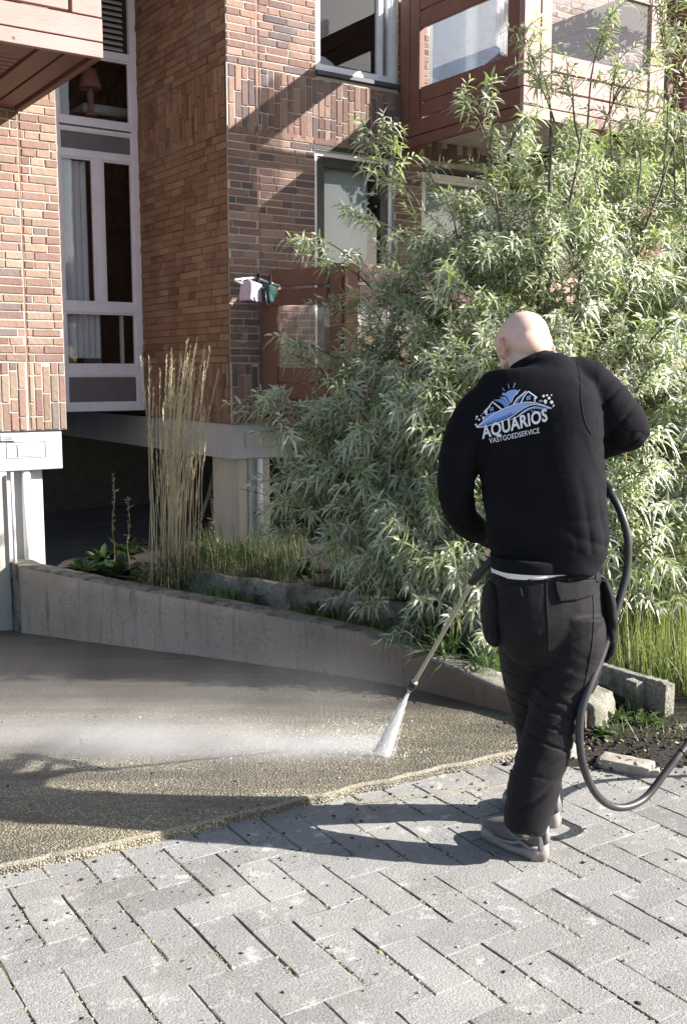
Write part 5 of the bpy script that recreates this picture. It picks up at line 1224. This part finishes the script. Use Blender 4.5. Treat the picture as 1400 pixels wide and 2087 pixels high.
def emblem():
    W_, B_, L_, M_, G_, K_ = range(6); P = []
    A = lambda pts, c: P.append(([(950+x/7, 760+y/7) for x, y in pts], c))
    # sun and rays
    A([(505,315),(520,283),(560,288),(600,255),(650,240),(710,240),(745,268),(735,300),(690,330),(660,370),(625,445),(600,385),(570,332)], L_)
    for a, b in (((512,215),(545,255)), ((595,155),(608,225)), ((692,145),(670,215))): A(stroke([a, b], 15), G_)
    # roof stripes
    A([(380,385),(500,370),(540,385),(600,480),(580,492),(500,420),(420,400)], M_); A([(470,342),(560,345),(612,440),(600,470),(545,380),(500,360)], L_)
    A(stroke([(440,395),(520,440),(560,500)], 14), M_); A(stroke([(660,470),(720,370),(850,262)], 20), W_); A(stroke([(640,420),(680,330),(765,235)], 9), W_); A(stroke([(700,450),(760,360),(820,300)], 12), L_)
    # houses
    A(stroke([(770,440),(822,330),(882,264),(1008,352)], 20), W_); A([(965,345),(1010,350),(985,380),(985,412),(965,415)], W_)
    A([(800,435),(835,350),(882,295),(960,350),(962,425),(880,418)], K_)
    for dx, dy in ((-17,-14),(15,-20),(-17,18),(15,12)): A([(885+dx-13,358+dy-12),(885+dx+13,358+dy-16),(885+dx+13,358+dy+10),(885+dx-13,358+dy+14)], L_)
    A(stroke([(252,560),(312,500),(372,412),(515,530)], 22), W_); A([(250,560),(300,535),(298,600),(275,600)], W_)
    A([(310,590),(312,520),(375,435),(470,535),(400,560)], K_)
    for dx, dy in ((-15,-12),(14,-16),(-15,16),(14,12)): A([(360+dx-11,515+dy-10),(360+dx+11,515+dy-13),(360+dx+11,515+dy+9),(360+dx-11,515+dy+12)], L_)
    # waves
    A(smoothp([(225,668),(260,625),(330,575),(400,555),(455,552)])+smoothp([(455,552),(380,600),(300,660),(235,715)]), M_)
    A(smoothp([(155,772),(240,700),(360,612),(480,542),(620,480),(760,438),(880,422),(1000,434)])+smoothp([(1000,434),(900,452),(820,490),(720,552),(620,612),(500,672),(380,712),(260,745),(155,772)]), L_)
    A(smoothp([(160,770),(300,700),(430,655),(560,600),(660,545)])+smoothp([(660,545),(620,612),(500,672),(380,712),(260,745),(160,770)]), B_)
    A(stroke(smoothp([(150,778),(260,765),(400,725),(520,685),(640,625),(740,555),(830,495),(920,458),(1010,452),(1110,475),(1215,508)]), 13), W_)
    A(stroke(smoothp([(155,765),(240,695),(360,607),(480,536),(620,474),(760,432),(880,416),(1000,430),(1100,462),(1215,505)]), 11), W_)
    A(smoothp([(640,668),(740,600),(830,530),(920,490),(1000,482),(1100,492),(1215,508)])+smoothp([(1215,508),(1100,525),(990,512),(900,530),(800,585),(720,635),(640,668)]), M_)
    A(stroke(smoothp([(615,672),(720,628),(800,560),(880,510),(960,482),(1060,482)]), [4, 10, 12, 11, 9, 4]*1+[4]*25), W_) if False else A(stroke([(615,672),(720,628),(800,562),(880,512),(960,484),(1060,484)], [4, 10, 12, 11, 9, 3]), W_)
    for x, y, r in ((1100,330,19),(1150,320,14),(1212,318,10),(1180,360,20),(1126,405,26),(1128,432,14),(1215,418,24),(1245,462,11),(1235,482,8),(150,625,16),(182,668,15),(140,655,10),(135,738,15),(208,610,9),(232,580,7),(242,640,18),(150,765,12)): A(circ(x, y, r), W_)
    A(circ(1060,400,16,10,2), G_)
    for k in range(14): A(circ(925+k*16, 552-abs(7-k)*2+(k % 3)*9, 5+(k % 2)*3, 6), W_)
    return P
def emblem_text(s, x0, y0, x1, y1, h, bold, mi):
    """flat outline text placed on the sloping baseline x0,y0 -> x1,y1 (px)"""
    cu = bpy.data.curves.new('t', 'FONT'); cu.body = s; cu.size = 1; cu.offset = bold; cu.resolution_u = 3; cu.space_character = 1.04
    o = bpy.data.objects.new('t', cu); COL.objects.link(o); dg = bpy.context.evaluated_depsgraph_get(); me = bpy.data.meshes.new_from_object(o.evaluated_get(dg)); bpy.data.objects.remove(o)
    xs = [v.co.x for v in me.vertices]; ys = [v.co.y for v in me.vertices]; w_ = max(xs)-min(xs); hh = max(ys) - 0; dx, dy = x1-x0, y1-y0; nx, ny = dy/math.hypot(dx, dy), -dx/math.hypot(dx, dy)
    nx, ny = (-.10, -.995) # letters stand nearly upright, like the print
    for v in me.vertices:
        u = (v.co.x-min(xs))/w_; t_ = v.co.y/.70*h; v.co = (x0+dx*u+nx*t_, y0+dy*u+ny*t_, 0)
    for p in me.polygons: p.material_index = mi
    return me
def logo():
    tree = bvh(shirt); bm = bmesh.new()
    K = 5
    layers = {0: .0034, 1: .0026, 2: .0022, 3: .0022, 4: .0026, 5: .0029}
    root = None
    # each colour printed as its own thin layer, one part
    P = emblem(); objs = []
    allm = bpy.data.meshes.new('emblem')
    big = bmesh.new(); z = 0
    for i, (pts, mi) in enumerate(P):
        b = drape(None, [(pts, mi)], 0); off_ = .0016+.00006*i; project_into(b, tree, off_, big, mi)
    for s, a in (('AQUARIOS', (982, 894, 1116, 857, 25, .028, 0)), ('VASTGOEDSERVICE', (997, 904, 1099, 882, 10.5, .004, 0))):
        me = emblem_text(s, *a); b = bmesh.new(); b.from_mesh(me); bmesh.ops.triangulate(b, faces=b.faces); project_into(b, tree, .0042, big, 0, 2.5)
    big.to_mesh(allm); big.free(); o = link('emblem', allm, list(LM), shirt, False); o['label'] = 'white and blue printed emblem reading AQUARIOS VASTGOEDSERVICE'
def project_into(b, tree, off_, big, mi, ml=3.5):
    for _ in range(6):
        es = [e for e in b.edges if e.calc_length() > ml]
        if not es: break
        bmesh.ops.subdivide_edges(b, edges=es, cuts=1); bmesh.ops.triangulate(b, faces=[f for f in b.faces if len(f.verts) > 3])
    mp = {}
    for v in b.verts:
        d = ray(v.co.x, v.co.y).normalized(); h = tree.ray_cast(CAM-MO, d)
        if h[0] is None: continue
        mp[v] = big.verts.new(h[0]-d*off_)
    for f in b.faces:
        if all(v in mp for v in f.verts):
            vs = [mp[v] for v in f.verts]; n_ = geometry.normal([v.co for v in vs])
            if n_.y > 0: vs.reverse()
            try: g = big.faces.new(vs); g.material_index = mi
            except ValueError: pass
    b.free()
logo()
# pockets, loops and flaps of the trousers
tt = bvh(trou)
def patch(pts, off_, name, mat='trouser_cloth', solid=.003, ml=5, parent=trou, tree=None):
    b = drape(None, [(pts, 0)], 0); return project(b, tree or tt, off_, ml, name, (mat,), parent, True, solid)
patch([(1130,1186),(1170,1184),(1214,1180),(1212,1212),(1178,1222),(1140,1226),(1134,1208)], .007, 'pocket_flap')
patch([(1030,1192),(1060,1190),(1066,1216),(1040,1220)], .004, 'pocket_flap')
for x in (1160, 1080, 1218): patch([(x-5,1160),(x+5,1160),(x+5,1186),(x-5,1186)], .009, 'belt_loop', solid=.003)
patch([(1001,1168),(1050,1172),(1110,1175),(1170,1174),(1223,1170),(1223,1178),(1170,1182),(1110,1183),(1050,1180),(1001,1176)], .0045, 'waistband', solid=.003)
def seam(pts, name, tree, par, mat, w_=2.2, off_=.0016):
    b = drape(None, [(stroke(smoothp(pts, 5), w_), 0)], 0); return project(b, tree, off_, 4, name, (mat,), par, True, .0016)
seam([(1113,1186),(1114,1230),(1117,1280),(1118,1325)], 'back_seam', tt, trou, 'trouser_cloth')
seam([(1206,1190),(1210,1260),(1203,1340),(1182,1430),(1158,1510)], 'side_seam', tt, trou, 'trouser_cloth')
st_ = bvh(shirt)
seam([(1176,738),(1182,775),(1184,820),(1192,862),(1204,885)], 'sleeve_seam', st_, shirt, 'sweat_black', 2.2, .0007)
seam([(985,795),(972,840),(968,890),(974,935)], 'sleeve_seam', st_, shirt, 'sweat_black', 2.2, .0007)
def flap(rows, name, thick=.012):
    """hanging holster pocket: closed cushion shape"""
    m = MB(); loft(m, rows, n=5, seg=20); o = remesh(m, name, 'trouser_cloth', .005, 3, lambda p, q_: .004*fold(p, (12, 12, 12), 5)); o.parent = trou; return o
flap([(1003,1186,3.42,10,.05), (999,1215,3.42,16,.07), (998,1260,3.43,17,.075), (1003,1298,3.43,16,.07), (1010,1312,3.43,8,.04)], 'side_pocket')
flap([(1226,1180,3.41,8,.05), (1235,1215,3.41,13,.07), (1238,1270,3.41,16,.08), (1234,1320,3.42,14,.07), (1226,1345,3.42,7,.04)], 'side_pocket')
# shoes
def shoe(heel, ang, L, name_label):
    d = Vector((math.cos(ang), math.sin(ang), 0)); s = Vector((-d.y, d.x, 0)); M = Matrix(((d.x, s.x, 0, heel.x), (d.y, s.y, 0, heel.y), (0, 0, 1, 0), (0, 0, 0, 1)))
    def ring(m, rows, seg=28, flatb=True):
        vs = []
        for (x, wdt, z0, z1) in rows:
            for k in range(seg):
                th = 2*math.pi*k/seg; ct, st = math.cos(th), math.sin(th); e = .7
                y = wdt*math.copysign(abs(ct)**e, ct); z = (z0+z1)/2+(z1-z0)/2*math.copysign(abs(st)**.75, st); vs.append(M @ Vector((x*L, y, z)))
        N = len(rows); m.add(vs, [(i*seg+k, i*seg+(k+1) % seg, (i+1)*seg+(k+1) % seg, (i+1)*seg+k) for i in range(N-1) for k in range(seg)]+[tuple(range(seg-1, -1, -1)), tuple((N-1)*seg+k for k in range(seg))])
    m = MB(); ring(m, [(.0, .012, .03, .07), (.02, .028, .025, .092), (.07, .036, .02, .108), (.16, .040, .02, .114), (.26, .041, .02, .11), (.38, .043, .02, .110), (.5, .045, .018, .099), (.65, .048, .016, .086), (.8, .047, .016, .075), (.92, .038, .016, .062), (.985, .02, .018, .042)])
    o = remesh(m, 'shoe', 'shoe_grey', .0035, 4); 
    if name_label: o['label'] = name_label
    def part(fn, nm, mat):
        mm = MB(); fn(mm); return mm.build(nm, mat, o, True)
    # sole with tread blocks
    def sole(mm):
        N = 40; seg = []
        vs = []
        def hw(u): return .05*min(1, (u/.08)**.5)*(.80+.22*math.sin(max(0, u-.25)*3.2))*(1 if u < .9 else max(.25, 1-(u-.9)*6.5)) if u > 0 else .01
        for i in range(N+1):
            u = -.012+1.024*i/N; h_ = hw(max(.004, u)); zt = .034+.011*math.cos(u*7.5)+(.014 if u < .1 else 0)*(1-u/.1 if u < .1 else 0); zb = .0+(.010*max(0, u-.8)/.2); zb += .004*(i % 3 == 0)
            for y, z in ((-h_, zb), (-h_*1.03, zt*.6), (-h_*.97, zt), (h_*.97, zt), (h_*1.03, zt*.6), (h_, zb)): vs.append(M @ Vector((u*L, y, z)))
        mm.add(vs, [(i*6+k, i*6+(k+1) % 6, (i+1)*6+(k+1) % 6, (i+1)*6+k) for i in range(N) for k in range(6)]+[(5,4,3,2,1,0), tuple(N*6+k for k in range(6))])
    part(sole, 'sole', 'shoe_sole')
    def band(mm):
        for sg in (-1, 1):
            mm.tube([M @ Vector((x*L, sg*y, z)) for x, y, z in ((.03, .036, .052), (.12, .045, .046), (.26, .047, .056), (.36, .049, .042), (.5, .0495, .034), (.7, .0525, .036))], [.004, .006, .0065, .006, .005, .003], 8, flat=.7)
            mm.tube([M @ Vector((x*L, sg*y, z)) for x, y, z in ((.04, .034, .09), (.16, .0425, .075), (.3, .0455, .06), (.42, .047, .07), (.5, .042, .085))], [.003, .0035, .004, .0035, .002], 8, flat=.7)
    part(band, 'side_trim', 'shoe_trim')
    def sock(mm): mm.tube([M @ Vector((.16*L, 0, .09)), M @ Vector((.17*L, 0, .17))], [.040, .040], 20, flat=.9)
    part(sock, 'sock', 'undershirt')
    def tab(mm): mm.tube([M @ Vector((x*L, 0, z)) for x, z in ((-.005, .06), (-.004, .095), (.01, .118), (.05, .122))], [.010, .012, .012, .008], 10, flat=.6)
    part(tab, 'heel_tab', 'shoe_trim')
H1 = atz(1112, 1754, 0)-MO; shoe(H1, math.atan2(.20, -.165), .272, 'near grey work shoe seen from behind')
H2 = atz(1134, 1688, 0)-MO; shoe(H2, math.atan2(.24, -.13), .28, 'far grey work shoe behind the trouser leg')

# ------------------------------------------------------------------ lance, hose, jet and mist
def lance():
    b = RH.copy(); t = empty('spray_lance', b); tag(t, 'pressure washer lance held by the man, steel tube with a black grip and nozzle', 'pressure lance')
    loc = lambda p: p-b
    A = atY(1236, 903, 3.86); Hs = atY(1000, 1146, 3.80); H2_ = atY(962, 1186, 3.83)
    m = MB(); m.tube([loc(A), loc(A.lerp(Hs, .3))], [.022, .02], 14); m.tube([loc(A.lerp(Hs, .3)), loc(A.lerp(Hs, .38))], [.02, .012], 14)
    dn = Vector((.03, -.05, -.13)); m.tube([loc(A.lerp(Hs, .12)), loc(A.lerp(Hs, .12)+dn)], [.019, .016], 12); m.build('gun_body', 'black_plastic', t, True)
    m = MB(); m.tube([loc(A.lerp(Hs, .2)), loc(A.lerp(Hs, .2)+Vector((.015, -.02, -.05))), loc(A.lerp(Hs, .16)+Vector((.02, -.035, -.09)))], [.006, .005, .004], 8); m.build('trigger', 'black_plastic', t, True)
    m = MB(); m.tube([loc(A.lerp(Hs, .3)), loc(Hs)], .009, 12); 
    K = [H2_, H2_.lerp(BEND, .5), BEND.lerp(H2_, .12), BEND, BEND.lerp(NOZ, .35), NOZ]; pts = cr([tuple(p) for p in K], 6)
    m.tube([loc(Vector(p)) for p in pts], .0082, 12); o = m.build('tube', 'steel', t, True)
    m = MB(); m.tube([loc(atY(1030, 1115, 3.80)), loc(atY(1020, 1125, 3.80)), loc(Hs), loc(atY(975, 1172, 3.82)), loc(H2_), loc(atY(958, 1191, 3.835))], [.012, .017, .018, .018, .016, .009], 14); m.build('handle_grip', 'black_plastic', t, True)
    d = (NOZ-BEND).normalized(); n0 = NOZ-d*.012
    m = MB(); m.tube([loc(n0), loc(n0+d*.004), loc(n0+d*.038)], [.014, .0185, .0165], 18); m.build('nozzle_collar', 'black_plastic', t, True)
    m = MB(); m.tube([loc(n0+d*.038), loc(n0+d*.055)], [.013, .010], 16); m.tube([loc(n0-d*.004), loc(n0+d*.0)], [.013, .0145], 12); m.build('nozzle', 'steel', t, True)
    return n0+d*.055, d
TIP, TD = lance()
def hose():
    P = [atY(1222, 962, 3.80), atY(1224, 980, 3.66), atY(1240, 1000, 3.50), atY(1262, 1040, 3.44), atY(1278, 1095, 3.42), atY(1277, 1160, 3.41), atY(1262, 1222, 3.39), atY(1242, 1285, 3.36), atY(1222, 1345, 3.32), atY(1200, 1400, 3.28), atY(1184, 1450, 3.26), atY(1180, 1500, 3.26), atY(1188, 1560, 3.28), atY(1210, 1612, 3.34), atY(1240, 1640, 3.40), atY(1275, 1645, 3.44), atY(1315, 1625, 3.5), atY(1355, 1575, 3.55), atY(1390, 1530, 3.6), atY(1430, 1490, 3.68)]
    P += [atY(1520, 1450, 3.9), atY(1650, 1500, 4.0)]
    for p in P: p.z = max(p.z, .016)
    b = Vector((P[13].x, P[13].y, 0)); t = empty('pressure_hose', b); tag(t, 'thick black rubber hose looping down behind the man to the paving', 'hose')
    pts = [Vector(p)-b for p in cr([tuple(p) for p in P], 8)]; m = MB(); m.tube(pts, .0132, 14); m.build('hose', 'hose_rubber', t, True)
    m = MB(); k = 12; m.tube([pts[k-4], pts[k], pts[k+5], pts[k+6]], [.019, .021, .021, .015], 16); m.build('hose_coupling', 'black_plastic', t, True)
    m = MB(); k = len(pts)-26; m.tube([pts[k], pts[k+1]], .0142, 14); m.build('hose_ring', 'black_plastic', t, True)
hose()
def water():
    IMP = atz(776, 1538, .045); a = TIP; ax = (IMP-a); L = ax.length; ax.normalize(); side = Vector((1, .1, 0)); side = (side-ax*side.dot(ax)).normalized(); dp = ax.cross(side)
    # fan of fast water: closed soft volume plus fine streaks
    m = MB(); N = 16; seg = 20; vs = []
    for i in range(N+1):
        u = i/N; c = a+ax*(L*u); w_ = .005+.034*u**1.05; dd = .004+.016*u
        for k in range(seg): th = 2*math.pi*k/seg; vs.append(c+side*w_*math.cos(th)+dp*dd*math.sin(th))
    m.add(vs, [(i*seg+k, i*seg+(k+1) % seg, (i+1)*seg+(k+1) % seg, (i+1)*seg+k) for i in range(N) for k in range(seg)]+[tuple(range(seg-1, -1, -1)), tuple(N*seg+k for k in range(seg))])
    o = m.build('water_jet', 'jet', None, True); tag(o, kind='stuff')
    n = 1700; P = []; D = []
    for _ in range(n):
        u = random.random()**.8; w_ = (.004+.036*u)*random.gauss(0, .5); P.append((a+ax*(L*u*.92)+side*w_+dp*random.gauss(0, .3)*(.004+.012*u))[:]); D.append((ax+side*(w_*.1))[:])
    V, F, Cc = leaf_arrays(np.array(P), np.array(D), np.array([side[:]]*n)+rng.normal(0, .5, (n, 3)), rng.uniform(.015, .05, n), np.full(n, .0016), np.zeros(n), np.ones((n, 3))*.9, T=(0, .5, 1), WT=(.3, 1, 0))
    o = npmesh('water_streaks', V, F, Cc, 'droplet'); tag(o, kind='stuff')
    n = 1500; P = np.stack([IMP.x-np.abs(rng.exponential(.28, n))+rng.normal(.05, .07, n), IMP.y+rng.normal(.04, .08, n), .04+np.abs(rng.normal(0, .05, n))], 1)
    pebbles('water_drops', P, np.abs(rng.normal(0, .0013, n))+.0006, 'droplet', cols=np.ones((n, 3))*.9)
    # mist drifting left along the slab
    x0, x1, y0, y1, z0, z1 = -3.2, IMP.x+.35, IMP.y-.35, IMP.y+1.15, .02, .52
    m = MB(); m.box(x0, x1, y0, y1, -.12, z1); o = m.build('spray_mist', 'mist', None); tag(o, kind='stuff')
    return IMP
q = NT('jet'); q.t.nodes.remove(q.b); v = q.n('VolumePrincipled'); v.inputs['Color'].default_value = (1, 1, 1, 1); v.inputs['Density'].default_value = 58; v.inputs['Anisotropy'].default_value = .1; q.l(v.outputs[0], q.out.inputs['Volume'])
q = NT('droplet'); q.fin((.92, .92, .94), .25, spec=.6)
q.b.inputs['Subsurface Weight'].default_value = 0
IMPc = atz(776, 1538, .045)
q = NT('mist'); q.t.nodes.remove(q.b)
def mistmat():
    sx = q.n('SeparateXYZ'); q.l(q.co, sx.inputs[0]); X, Y, Z = sx.outputs
    d = q.math('SUBTRACT', IMPc.x, X)                       # metres left of the impact
    def smooth(v, a, b):
        mr = q.n('MapRange', interpolation_type='SMOOTHSTEP'); q.l(v, mr.inputs[0]); mr.inputs[1].default_value = a; mr.inputs[2].default_value = b; return mr.outputs[0]
    # centre line drifts slightly away from the viewer, plume widens with distance
    yc = q.math('ADD', q.math('MULTIPLY', d, .05), IMPc.y+.05); wd = q.math('ADD', q.math('MULTIPLY', q.math('MAXIMUM', d, 0), .085), .065); yy = q.math('ABSOLUTE', q.math('DIVIDE', q.math('SUBTRACT', Y, yc), wd))
    hh = q.math('ADD', q.math('MULTIPLY', q.math('MAXIMUM', d, 0), .016), .034); zz = q.math('DIVIDE', q.math('MAXIMUM', Z, 0), hh)
    g = q.math('MULTIPLY', q.math('POWER', 2.718, q.math('MULTIPLY', q.math('MULTIPLY', yy, yy), -1.0)), q.math('POWER', 2.718, q.math('MULTIPLY', zz, -1.0)))
    fall = q.math('MULTIPLY', smooth(d, -.08, .03), q.math('POWER', 2.718, q.math('MULTIPLY', q.math('MAXIMUM', d, 0), -1.3)))
    core = q.math('MULTIPLY', q.math('MULTIPLY', g, fall), 56)
    nz = smooth(q.noise(3.0, 5, .6, stretch=(.6, 1, 1.6)), .3, .7)
    core = q.math('MULTIPLY', core, q.math('ADD', q.math('MULTIPLY', nz, .9), .35))
    # thin veil above and behind
    dist2 = q.math('DIVIDE', q.math('ABSOLUTE', q.math('SUBTRACT', Y, IMPc.y+.42)), .42); veil = q.math('MULTIPLY', q.math('MULTIPLY', q.math('POWER', 2.718, q.math('MULTIPLY', q.math('MULTIPLY', dist2, dist2), -1)), smooth(d, -.35, .15)), q.math('MULTIPLY', q.math('SUBTRACT', 1, smooth(Z, .05, .5)), smooth(q.noise(2.2, 4, .6), .35, .7)))
    veil = q.math('MULTIPLY', veil, q.math('SUBTRACT', 1, smooth(d, 1.2, 2.9)))
    dens = q.math('ADD', core, q.math('MULTIPLY', veil, .2)); v = q.n('VolumePrincipled'); v.inputs['Color'].default_value = (.97, .97, 1, 1); v.inputs['Anisotropy'].default_value = .15
    q.l(dens, v.inputs['Density']); q.l(v.outputs[0], q.out.inputs['Volume'])
mistmat()
water()
